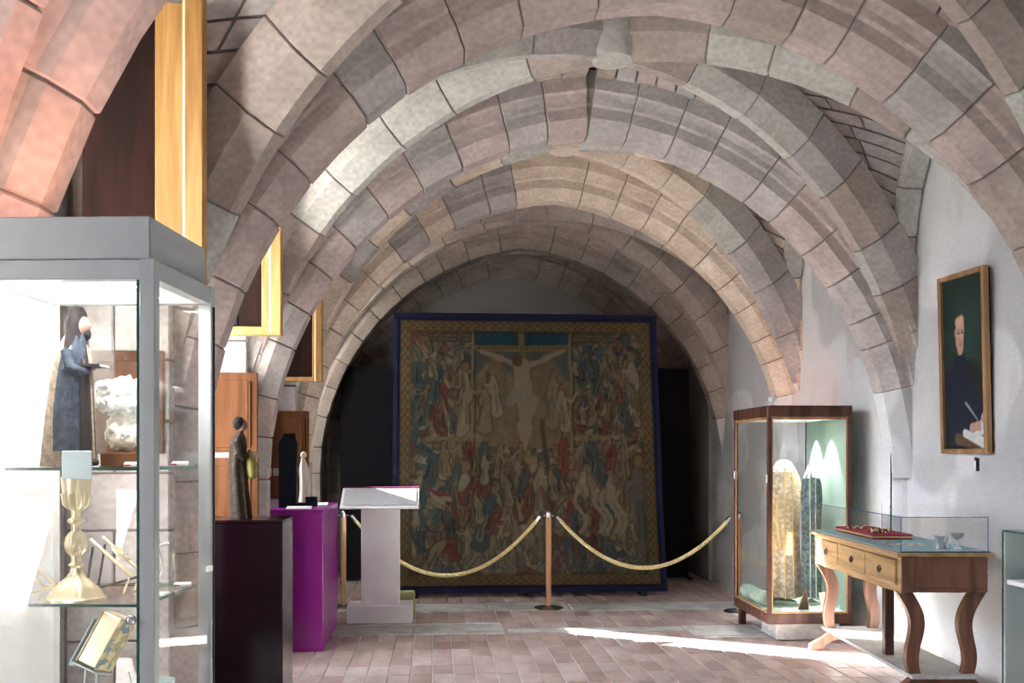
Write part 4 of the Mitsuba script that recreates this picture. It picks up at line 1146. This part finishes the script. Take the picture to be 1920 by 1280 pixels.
for a in ((0.030, VW - 0.030, 0.002, 0.016, 1.770, 1.790), (0.002, 0.016, 0.030, VD - 0.030, 1.770, 1.790), (0.030, VW - 0.030, 0.002, 0.016, 0.232, 0.245), (0.002, 0.016, 0.030, VD - 0.030, 0.232, 0.245)):
    obj('gilt_bead', vc(box(*a)), 'm_brass_frame', vcab)
for x, y in ((0.031, 0.004), (VW - 0.042, 0.004), (0.004, VD - 0.045), (0.004, 0.032)):
    obj('gilt_bead', vc(box(x, x + 0.011, y, y + 0.011, 0.24, 1.775)), 'm_brass_frame', vcab)
obj('glass_pane', vc(pane((0.03, 0.010, 0.235), (VW - 0.06, 0, 0), (0, 0, 1.55))), 'm_glass', vcab)
obj('glass_pane', vc(pane((0.010, 0.03, 0.235), (0, VD - 0.06, 0), (0, 0, 1.55))), 'm_glass', vcab)
plain('m_mint_board', (0.24, 0.35, 0.30), 0.8, 0.2)
obj('back_cloth', vc(box(VW - 0.03, VW - 0.025, 0.03, VD - 0.03, 0.235, 1.79)), 'm_mint_board', vcab, label='pale green lining')
obj('glass_pane', vc(pane((0.03, VD - 0.02, 0.235), (VW - 0.06, 0, 0), (0, 0, 1.55))), 'm_glass', vcab)
obj('floor_cloth', vc(box(0.02, VW - 0.02, 0.02, VD - 0.02, 0.232, 0.238)), 'm_mint', vcab)
lp = obj('lamp_board', vc(box(0.03, VW - 0.03, 0.03, VD - 0.03, 1.778, 1.790)), 'm_white_panel', vcab)
v = np.array([[0.24 - 0.02, 0.28, 1.775], [0.26, 0.28, 1.775], [0.26, 0.32, 1.775], [0.22, 0.32, 1.775]])
k = obj('lamp_spot', vc((v, np.array([[0, 2, 1], [0, 3, 2]]))), 'm_white', lp)
scene[k]['emitter'] = {'type': 'area', 'radiance': rgb(12.0, 11.6, 10.8)}
for n, y in enumerate((0.36, 0.72)):  # two small spotlights that rake the lining
    q = vc((np.array([[VW - 0.135, y, 1.768], [VW - 0.125, y, 0.5]]), np.array([[0, 1, 0]])))[0]
    obj('lamp_spot', vc(lathe([(0, 1.778), (0.022, 1.778), (0.022, 1.770), (0.018, 1.770), (0.017, 1.776), (0, 1.776)], 20, (VW - 0.135, y, 0))), 'm_white', lp, smooth=40)
    scene[f'cabinet_beam_{n}'] = {'type': 'spot', 'to_world': T().look_at(origin=q[0].tolist(), target=q[1].tolist(), up=[0, 1, 0]), 'intensity': rgb(0.105, 0.102, 0.095), 'cutoff_angle': 34.0, 'beam_width': 26.0}
for y, z, x in ((0.02, 1.30, -0.006), (VD - 0.03, 1.31, -0.006)):
    obj('lock_tag', vc(cbox(x, x + 0.006, y - 0.012, y + 0.012, z - 0.035, z + 0.035, 0.001)), 'm_white', vcab, label='small white tag on the frame')


def vestment(cx, cy, z0, z1, w, d, rz, mats, txt, name, neck):
    """A vestment hung over a stand: a cloth shell that widens downwards, an orphrey band down the front, a pale collar."""
    t = thing(name, txt, 'vestment')
    h = z1 - z0
    secs = [(z0, 0, 0, w * .50, d), (z0 + .18 * h, 0, 0, w * .50, d * .9), (z0 + .40 * h, 0, 0, w * .46, d * .8), (z0 + .62 * h, 0, 0, w * .47, d * .75), (z0 + .80 * h, 0, 0, w * .53, d * .7), (z0 + .90 * h, 0, 0, w * .46, d * .62), (z0 + .96 * h, 0, 0, w * .32, d * .52), (z0 + h, 0, 0, w * .20, d * .4)]
    obj('cloth', vc(xf(loft(secs, 96, 11, 0.13, 0.7), (cx, cy, 0), rz)), mats[0], t, smooth=50)
    o = []
    for z, k in ((z0 - .002, 1.02), (z0 + .18 * h, .93), (z0 + .45 * h, .83), (z0 + .70 * h, .78), (z0 + .86 * h, .73), (z0 + .935 * h, .63)):
        o.append([(-w * .13, -d * k - .014, z), (w * .13, -d * k - .014, z), (w * .13, -d * k + .01, z), (-w * .13, -d * k + .01, z)])
    obj('orphrey', vc(xf(rings(np.array(o)), (cx, cy, 0), rz)), mats[1], t)
    for q in (-1, 1):
        obj('braid', vc(xf(tube([(q * (w * .13 + .003), p[0][1] - .002, p[0][2]) for p in o], .006, 8), (cx, cy, 0), rz)), mats[2], t, smooth=60)
    if neck:
        obj('collar', vc(xf(loft([(z1 - .075, 0, 0, w * .42, d * .62), (z1 - .05, 0, 0, w * .38, d * .60), (z1 - .02, 0, 0, w * .30, d * .55), (z1 + .01, 0, 0, w * .24, d * .5), (z1 + .03, 0, 0, .03, .03)], 40, 5, .08), (cx, cy, 0), rz)), 'm_white_panel', t, smooth=50, label='white linen collar')
    return t


plain('m_braid', (0.55, 0.40, 0.16), 0.5)
t1 = vestment(0.290, 0.50, 0.30, 1.42, 0.26, 0.11, 4, ('m_brocade_cream', 'm_brocade_cream', 'm_braid'), 'cream and gold brocade chasuble with white collar in the vestment cabinet', 'chasuble', True)
obj('stole', vc(xf(tube([(-.10, -.155, 1.14), (-.115, -.17, 1.0), (-.10, -.175, .86), (-.075, -.165, .72)], [.012, .017, .017, .018], 8), (0.275, 0.50, 0), 4)), 'm_braid', t1, smooth=60, label='orange gold braid hanging at the side')
t2 = vestment(0.475, 0.36, 0.32, 1.37, 0.15, 0.09, -10, ('m_brocade_green', 'm_brocade_green', 'm_mint'), 'green and blue brocade dalmatic right of the cream chasuble', 'dalmatic', True)
for cx, cy, w, key, txt in ((0.275, 0.50, .09, 'vestment_stand', 'pale block under the cream chasuble'), (0.475, 0.36, .06, 'vestment_stand', 'pale green block under the green dalmatic')):
    t = thing(key, txt, 'stand')
    obj('block', vc(cbox(cx - w, cx + w, cy - .10, cy + .10, .2386, .275, .006)), 'm_paper' if w > .1 else 'm_mint', t)
    obj('pole', vc(lathe([(0, .2755), (.02, .2755), (.02, .298), (0, .298)], 16, (cx, cy, 0))), 'm_post_wood', t)
t = thing('cloth_roll', 'rolled mint green cloth along the cabinet floor', 'cloth')
rp_ = [(0.083, 0.32 + 0.067 * q, 0.304 + .003 * math.sin(q * 1.3)) for q in range(10)]
obj('roll', vc(tube(rp_, [.052, .060, .061, .060, .060, .061, .060, .061, .060, .052], 24)), 'm_mint', t, smooth=50)
obj('inner_turn', vc(tube([(0.085, 0.310, 0.304), (0.085, 0.325, 0.304)], .028, 20)), 'm_mint_board', t, smooth=50)
t = thing('maniple_board', 'small dark red triangular board at the foot of the cream chasuble', 'board')
obj('board', vc(prism([(0.295, .2425), (0.385, .2425), (0.36, .42)], 0.16, 0.172)), 'm_mahogany', t)
obj('edging', vc(tube([(0.295, .158, .247), (0.36, .158, .42), (0.385, .158, .247)], .004, 6)), 'm_braid', t)
t = thing('caption_block', 'small cream caption block leaning at the foot of the green dalmatic', 'label')
obj('block', vc(tilt(cbox(0.475, 0.525, 0.12, 0.14, .2455, .385, .002), -8, (0, 1, 0), (.5, .2, .24))), 'm_ivory', t)
obj('printed_face', vc(tilt(box(0.480, 0.520, 0.1185, 0.12, .255, .375), -8, (0, 1, 0), (.5, .2, .24))), 'm_paper', t)
# small lamp standing on the cabinet, aimed at the arch foot
t = thing('spot_lamp', 'small pinkish lamp on top of the vestment cabinet', 'lamp')
lx, ly = 0.06, 0.10
obj('foot', vc(lathe([(0, 1.880), (.028, 1.880), (.028, 1.890), (.008, 1.895), (.008, 1.91), (0, 1.91)], 20, (lx, ly, 0))), 'm_white', t, smooth=40)
def aim(m):  # level, turned towards the foot of the arch behind
    return vc(xf(tilt(m, -84, (1, 0, 0), (0, 0, 0)), (lx, ly, 1.935), -24))


obj('head', aim(lathe([(0, -.045), (.020, -.045), (.024, -.03), (.026, .045), (.024, .045), (.022, -.008), (0, -.012)], 20)), 'm_white', t, smooth=40)
v = np.array([[.019 * math.cos(a), .019 * math.sin(a), -.006] for a in np.arange(12) * math.pi / 6])
k = obj('lens', aim((np.vstack([v, v.mean(0)]), np.array([[i, (i + 1) % 12, 12] for i in range(12)]))), 'm_white', t)
scene[k]['emitter'] = {'type': 'area', 'radiance': rgb(38.0, 13.0, 7.5)}

# ------------------------------------------------------------------ writing table with glass top case
TX, TY, TR = 1.845, 5.90, -4.2


def tt_(mesh):
    return xf(mesh, (TX, TY, 0), TR)


TBW, TBL = 0.535, 1.72
tb_ = thing('writing_table', 'brown wooden table with three drawers, wavy legs and a low glass case at right', 'table')
obj('table_top', tt_(cbox(-0.03, TBW + 0.02, -0.03, TBL + 0.04, 0.880, 0.905, 0.006)), 'm_drawer', tb_)
obj('apron', tt_(cbox(0.02, TBW - 0.01, 0.0, 0.02, 0.665, 0.881, 0.003)), 'm_table', tb_, label='dark end board')
obj('apron', tt_(cbox(0.02, TBW - 0.01, TBL - 0.02, TBL, 0.665, 0.881, 0.003)), 'm_table', tb_)
obj('apron', tt_(cbox(TBW - 0.03, TBW - 0.011, 0.02, TBL - 0.02, 0.665, 0.881, 0.003)), 'm_table', tb_)
obj('panel_stile', tt_(cbox(0.005, 0.075, -0.004, 0.02, 0.660, 0.881, 0.003)), 'm_table', tb_)
obj('panel_moulding', tt_(cbox(0.075, TBW - 0.03, -0.010, 0.0, 0.665, 0.690, 0.004)), 'm_table', tb_)
rail = [(0.0, 0.665), (TBL, 0.665), (TBL, 0.700), (0.0, 0.700)]
wob = [(0.0, 0.70), (0.0, 0.655)] + [(0.05 + q * (TBL - .1) / 24, 0.662 - 0.008 * abs(math.sin(q * math.pi / 8)) ** 2) for q in range(25)] + [(TBL, 0.655), (TBL, 0.70)]
obj('front_rail', tt_(prism([(p[0], p[1]) for p in wob][::-1], 0.0, 0.022, 'x')), 'm_drawer', tb_)
obj('front_rail', tt_(cbox(0.0, 0.022, 0.0, TBL, 0.858, 0.881, 0.003)), 'm_drawer', tb_)
dl = (TBL - 0.05 * 4) / 3
for q in range(4):
    y = q * (dl + 0.05)
    obj('rail_stile', tt_(cbox(0.0, 0.022, y, y + 0.05, 0.698, 0.860, 0.003)), 'm_drawer', tb_)
for q in range(3):
    y = 0.05 + q * (dl + 0.05)
    out = 0.012 if q == 0 else 0.0
    dr_ = obj('drawer', tt_(cbox(-0.004 - out, 0.30, y + 0.005, y + dl - 0.005, 0.702, 0.852, 0.004)), 'm_drawer', tb_)
    ym = y + dl / 2
    obj('back_plate', tt_(tilt(prism([(ym - .03, .775), (ym - .02, .795), (ym, .80), (ym + .02, .795), (ym + .03, .775), (ym + .02, .765), (ym, .755), (ym - .02, .765)], -.008 - out, -.003 - out, 'x'), 0, (1, 0, 0), (0, 0, 0))), 'm_bronze_dark', dr_)
    obj('pull', tt_(tube([(-.010 - out, ym + .026 * math.cos(a), .782 + .028 * math.sin(a)) for a in np.linspace(math.pi, 2 * math.pi, 11)], .004, 8)), 'm_bronze_dark', dr_, smooth=60)


def wavy(flip, y0):
    """A sawn S leg in the table's short plane, .09 wide and .05 thick, tapering to the foot."""
    zz = np.linspace(0.665, 0.13, 26)
    s = (0.665 - zz) / 0.535
    cx = 0.055 + 0.075 * s ** 0.9 + 0.038 * np.sin(s * 2 * math.pi * 1.0 - 0.5) * (1 - 0.25 * s)
    w = 0.048 - 0.014 * s
    L = [(c - q, z) for c, q, z in zip(cx, w, zz)]
    R = [(c + q, z) for c, q, z in zip(cx, w, zz)]
    p = L + R[::-1]
    if flip:
        p = [(TBW - 0.01 - x, z) for x, z in p][::-1]
    return tt_(prism(p[::-1], y0, y0 + 0.052))


for y0 in (0.035, TBL - 0.087):
    for flip in (0, 1):
        obj('leg', wavy(flip, y0), 'm_table', tb_)
    fp = [(-0.06, 0.0), (0.03, 0.0), (0.05, 0.04), (0.11, 0.075), (0.20, 0.088), (TBW - 0.20, 0.088), (TBW - 0.11, 0.075), (TBW - 0.05, 0.04), (TBW - 0.03, 0.0), (TBW + 0.05, 0.0), (TBW + 0.05, 0.03), (TBW - 0.02, 0.09), (TBW - 0.09, 0.145), (0.09, 0.145), (0.02, 0.09), (-0.05, 0.045)]
    obj('trestle_foot', tt_(prism(fp, y0 - 0.01, y0 + 0.062)), 'm_table', tb_)
obj('shelf', tt_(cbox(0.06, TBW - 0.06, -0.02, TBL + 0.02, 0.145, 0.168, 0.004)), 'm_slab', tb_, label='pale grey lower shelf')
obj('centre_post', tt_(cbox(0.13, 0.19, 0.60, 0.66, 0.168, 0.665, 0.004)), 'm_mahogany', tb_)
GC = thing('table_case', 'low clear glass case lying on the writing table', 'display case')
obj('lining', tt_(cbox(-0.01, TBW, -0.012, TBL + 0.02, 0.9055, 0.913, 0.003)), 'm_cloth_blue', GC, label='pale blue cloth')
H = 0.205
obj('glass_pane', tt_(pane((0.0, -0.004, .913), (TBW - .01, 0, 0), (0, 0, H))), 'm_acrylic', GC)
obj('glass_pane', tt_(pane((0.0, TBL + .01, .913), (TBW - .01, 0, 0), (0, 0, H))), 'm_acrylic', GC)
obj('glass_pane', tt_(pane((0.0, -0.004, .913), (0, TBL + .014, 0), (0, 0, H))), 'm_acrylic', GC)
obj('glass_pane', tt_(pane((TBW - .01, -0.004, .913), (0, TBL + .014, 0), (0, 0, H))), 'm_acrylic', GC)
obj('glass_pane', tt_(pane((0.0, -0.004, .913 + H), (TBW - .01, 0, 0), (0, TBL + .014, 0))), 'm_acrylic', GC)
for x, y in ((0, -.004), (TBW - .01, -.004), (0, TBL + .01), (TBW - .01, TBL + .01)):
    obj('glass_edge', tt_(box(x - .0015, x + .0015, y - .0015, y + .0015, .913, .913 + H)), 'm_blue_edge', GC)
obj('glass_edge', tt_(box(0, TBW - .01, -.006, -.003, .911 + H, .914 + H)), 'm_blue_edge', GC)
obj('glass_edge', tt_(box(-.0012, .0012, -.004, TBL + .01, .911 + H, .914 + H)), 'm_blue_edge', GC)
obj('bottom_edge', tt_(box(-.008, TBW, -.016, -.0125, .906, .912)), 'm_green_edge', GC)
t = thing('red_cushion', 'flat crimson cloth cushion inside the table case', 'cushion')
cu = cbox(0.12, 0.40, 0.80, 1.60, 0.9135, 0.950, 0.012)
obj('pad', tt_(cu), 'm_red', t)
obj('trim', tt_(tube([(0.118, 0.80, .931), (0.402, 0.80, .931), (0.402, 1.60, .931), (0.118, 1.60, .931), (0.118, 0.80, .931)], .006, 8)), 'm_braid', t)
for i in range(5):
    x, y = 0.19 + 0.06 * (i % 3), 0.92 + 0.135 * i
    t = thing('rosary', 'small beaded brown chain on the crimson cushion, ' + ('nearest the camera', 'second from the near end', 'in the middle', 'second from the far end', 'at the far end')[i], 'rosary', 'rosaries on the crimson cushion')
    n = 22
    c = [(x + .05 * math.cos(a) + .02 * math.cos(2 * a + i), y + .055 * math.sin(a), .959) for a in np.arange(n) * 2 * math.pi / n]
    for p in c[::2]:
        obj('bead', tt_(ball(p, .0075, 1)), rng.choice(['m_copper_wood', 'm_gold']), t, smooth=True)
    obj('cord', tt_(tube(c + [c[0]], .002, 6)), 'm_bronze_dark', t)
i = 0
for x, y in ((.06, .62), (.10, .52), (.05, .50), (.14, .60), (.09, .40), (.15, .42), (.20, .50), (.24, .44), (.19, .33), (.27, .36), (.31, .48), (.13, .24)):
    t = thing('medal', 'small round bronze medal laid on the pale blue cloth', 'medal', 'bronze medals on the pale blue cloth')
    obj('disc', tt_(lathe([(0, .9135), (.016, .9135), (.018, .915), (.016, .9175), (.013, .917), (0, .918)], 20, (x, y, 0))), 'm_gold', t, smooth=40)
    obj('loop', tt_(tube([(x + .019 + .004 * math.cos(a), y + .004 * math.sin(a), .916) for a in np.linspace(0, 2 * math.pi, 9)], .0012, 6)), 'm_gold', t)
    i += 1
for x, y, r, h, txt in ((.30, .16, .034, .085, 'grey silver beaker in the table case'), (.405, .14, .040, .105, 'grey silver cup on a tall stem at the front of the table case')):
    t = thing('silver_cup', txt, 'cup')
    if h < .1:
        obj('body', tt_(lathe([(0, .9135), (r * .75, .9135), (r * .8, .918), (r * .7, .935), (r * .8, .965), (r, .995), (r * .93, .995), (r * .7, .95), (0, .93)], 28, (x, y, 0))), 'm_silver', t, smooth=40)
    else:
        obj('foot', tt_(lathe([(0, .9135), (r * .6, .9135), (r * .55, .919), (.006, .928), (.005, .962), (.010, .966), (.005, .970), (0, .972)], 28, (x, y, 0))), 'm_silver', t, smooth=40)
        obj('bowl', tt_(lathe([(0, .970), (.008, .971), (r * .7, .985), (r, 1.012), (r * .94, 1.012), (r * .6, .990), (0, .984)], 28, (x, y, 0))), 'm_silver', t, smooth=40)
t = thing('glass_phial', 'small round clear glass phial between the two silver cups', 'bottle')
obj('body', tt_(lathe([(0, .9135), (.018, .9135), (.024, .93), (.018, .95), (.008, .957), (.008, .975), (.0, .976)], 24, (.355, .17, 0))), 'm_frost', t, smooth=40)
obj('stopper', tt_(ball((.355, .17, .981), .008, 2)), 'm_silver', t, smooth=True)

# ------------------------------------------------------------------ near glass case at the right edge
NX, NY = 1.475, 3.55
nc = thing('glass_case', 'pale grey green glass showcase with a white shelf, cut off by the right edge', 'display case')
obj('plinth', cbox(NX, NX + 0.62, NY, NY + 0.62, 0, 0.40, 0.004), 'm_white', nc)
for p, a, b in (((NX + .002, NY + .002, .40), (.616, 0, 0), (0, 0, .765)), ((NX + .002, NY + .002, .40), (0, .616, 0), (0, 0, .765)), ((NX + .618, NY + .002, .40), (0, .616, 0), (0, 0, .765)), ((NX + .002, NY + .618, .40), (.616, 0, 0), (0, 0, .765))):
    obj('glass_pane', pane(p, a, b), 'm_glass', nc)
obj('glass_top', cbox(NX, NX + .62, NY, NY + .62, 1.166, 1.174, .002), 'm_green_edge', nc, label='dark green edged glass top')
obj('glass_edge', box(NX - .001, NX + .004, NY - .001, NY + .004, .40, 1.166), 'm_green_edge', nc)
obj('lining', cbox(NX + .01, NX + .61, NY + .01, NY + .61, .40, .412, .003), 'm_mint_board', nc, label='pale green lining')
obj('glass_edge', box(NX - .001, NX + .004, NY + .616, NY + .621, .40, 1.166), 'm_green_edge', nc)
plain('m_grey_green', (0.33, 0.42, 0.42), 0.7, 0.2)
obj('backboard', box(NX + .004, NX + .60, NY + .600, NY + .605, .412, 1.165), 'm_grey_green', nc)
obj('shelf', cbox(NX + .006, NX + .60, NY + .44, NY + .596, .942, .964, .003), 'm_white', nc, label='white shelf')

# ------------------------------------------------------------------ portrait on the right wall
pt = thing('portrait_painting', 'dark oil portrait of a bald man writing, in a worn frame on the wall', 'painting')
y0, y1 = 6.735, 6.20  # far (left) and near (right) end
PH0, PH1 = 1.500, 2.700
dirv = np.array([wallx(y1) - wallx(y0), y1 - y0]); PL = float(np.linalg.norm(dirv)); dirv /= PL
nor = np.array([-abs(dirv[1]), -dirv[0] * np.sign(1)])
nor = np.array([dirv[1], -dirv[0]])
nor = nor if nor[0] < 0 else -nor
org = np.array([wallx(y0), y0])
LEAN = 0.03


def pw(mesh):
    """Picture axes (along the wall towards the camera, out of the wall, up) to the hall; the top leans out."""
    v = np.asarray(mesh[0], float)
    out = v[:, 1] + 0.012 + LEAN * (v[:, 2] - PH0) / (PH1 - PH0)
    xy = org[None] + v[:, :1] * dirv[None] + out[:, None] * nor[None]
    return np.c_[xy, v[:, 2] + 0.055 * (0.5 - v[:, 0] / PL) * 0.0], mesh[1]


FW, FD = 0.032, 0.045
obj('frame_side', pw(cbox(0, FW, 0, FD, PH0, PH1, .006)), 'm_brass_frame', pt)
obj('frame_side', pw(cbox(PL - FW, PL, 0, FD, PH0, PH1, .006)), 'm_brass_frame', pt)
obj('frame_side', pw(cbox(FW - .001, PL - FW + .001, 0, FD, PH0, PH0 + FW, .006)), 'm_brass_frame', pt)
obj('frame_side', pw(cbox(FW - .001, PL - FW + .001, 0, FD, PH1 - FW, PH1, .006)), 'm_brass_frame', pt)
n_u, n_v = 110, 210
X_, Y_ = np.meshgrid(np.linspace(0, 1, n_u), np.linspace(0, 2.1, n_v), indexing='xy')
C = np.zeros(X_.shape + (3,)) + np.array((.010, .022, .020))
C += np.clip(1 - np.hypot(X_ - .65, (Y_ - 1.35) / 1.5) / .6, 0, 1)[..., None] * np.array((.008, .022, .014))
paint(C, X_, Y_, [(.62, .0), (.62, .75)], .40, .33, (.012, .013, .016), .1)
paint(C, X_, Y_, [(.36, .30), (.36, .85), (.40, 1.02)], .34, .16, (.008, .012, .026), .03)
paint(C, X_, Y_, [(.45, .95), (.66, .62), (.86, .36)], .15, .08, (.008, .012, .024), .03)
for q in range(9):
    a = .12 + .08 * q
    paint(C, X_, Y_, [(a, .2 + .05 * (q % 3)), (a + .08, .75)], .008, .004, (.016, .022, .038), .02)
FACE = np.array((.42, .26, .20))
paint(C, X_, Y_, [(.40, 1.32), (.415, 1.50)], .095, .105, FACE, .02)
paint(C, X_, Y_, [(.41, 1.22), (.41, 1.28)], .07, .085, FACE * .85, .02)
paint(C, X_, Y_, [(.36, 1.56), (.45, 1.58)], .06, .06, FACE * 1.25, .03)
for x in (.375, .465):
    paint(C, X_, Y_, [(x - .018, 1.425), (x + .018, 1.425)], .013, .013, (.07, .04, .035), .012)
    paint(C, X_, Y_, [(x - .022, 1.455), (x + .022, 1.458)], .007, .007, (.2, .14, .11), .01)
paint(C, X_, Y_, [(.43, 1.42), (.445, 1.355)], .010, .016, FACE * 1.15, .012)
paint(C, X_, Y_, [(.395, 1.285), (.455, 1.285)], .008, .008, (.22, .09, .08), .01)
paint(C, X_, Y_, [(.30, 1.40), (.30, 1.46)], .02, .022, FACE * .8, .012)
paint(C, X_, Y_, [(.30, .12), (.95, .04)], .07, .07, (.10, .055, .03), .02)
paint(C, X_, Y_, [(.48, .19), (.93, .07)], .05, .07, (.50, .52, .52), .02)
paint(C, X_, Y_, [(.62, .15), (.88, .25)], .05, .09, (.46, .50, .51), .02)
paint(C, X_, Y_, [(.66, .25), (.80, .27)], .06, .05, (.40, .25, .20), .015)
for q in range(4):
    paint(C, X_, Y_, [(.76, .23 + .028 * q), (.86, .22 + .028 * q)], .014, .011, (.42, .27, .21), .008)
paint(C, X_, Y_, [(.92, .36), (.95, .40)], .05, .045, (.40, .25, .20), .015)
paint(C, X_, Y_, [(.52, .56), (.80, .34)], .020, .010, (.20, .24, .26), .012)
C *= (0.8 + 0.4 * n2(X_, Y_, 30, 3, 3))[..., None]
vx = np.stack([FW + (PL - 2 * FW) * X_, 0.020 + 0 * X_, PH0 + FW + (PH1 - PH0 - 2 * FW) * Y_ / 2.1], -1).reshape(-1, 3)
obj('canvas', pw((vx, grid_faces(n_v, n_u))), 'm_vertex_varnish', pt, smooth=True, color=np.clip(C, 0.003, .8).reshape(-1, 3))
obj('backing', pw(box(0.01, PL - 0.01, -0.010, 0.019, PH0 + 0.01, PH1 - 0.01)), 'm_dark_panel', pt)
t = thing('picture_label', 'small red and white caption plate with a dark edge on the wall under the portrait', 'label')
obj('plate', pw(cbox(0.315, 0.352, -0.014, -0.006, 1.400, 1.478, .001)), 'm_paper', t)
obj('red_field', pw(box(0.317, 0.350, -0.006, -0.005, 1.455, 1.476)), 'm_red', t)
obj('side_strip', pw(cbox(0.356, 0.366, -0.016, 0.010, 1.385, 1.470, .002)), 'm_dark', t)
t = thing('wall_cable', 'thin dark cable running down the plastered pier behind the table case', 'cable')
yk = ARCHES[3][0]
xe = right_edge(3)
obj('run', tube([(xe - 0.004, yk - 0.05, 1.60), (xe - 0.004, yk - 0.05, 1.2), (xe - 0.005, yk - 0.05, 0.6), (xe - 0.004, yk - 0.05, 0.02)], 0.005, 8), 'm_dark', t, smooth=60)
for z in (1.55, 1.1, 0.6):
    obj('clip', cbox(xe - 0.012, xe, yk - 0.058, yk - 0.042, z - 0.006, z + 0.006, 0.001), 'm_dark', t)
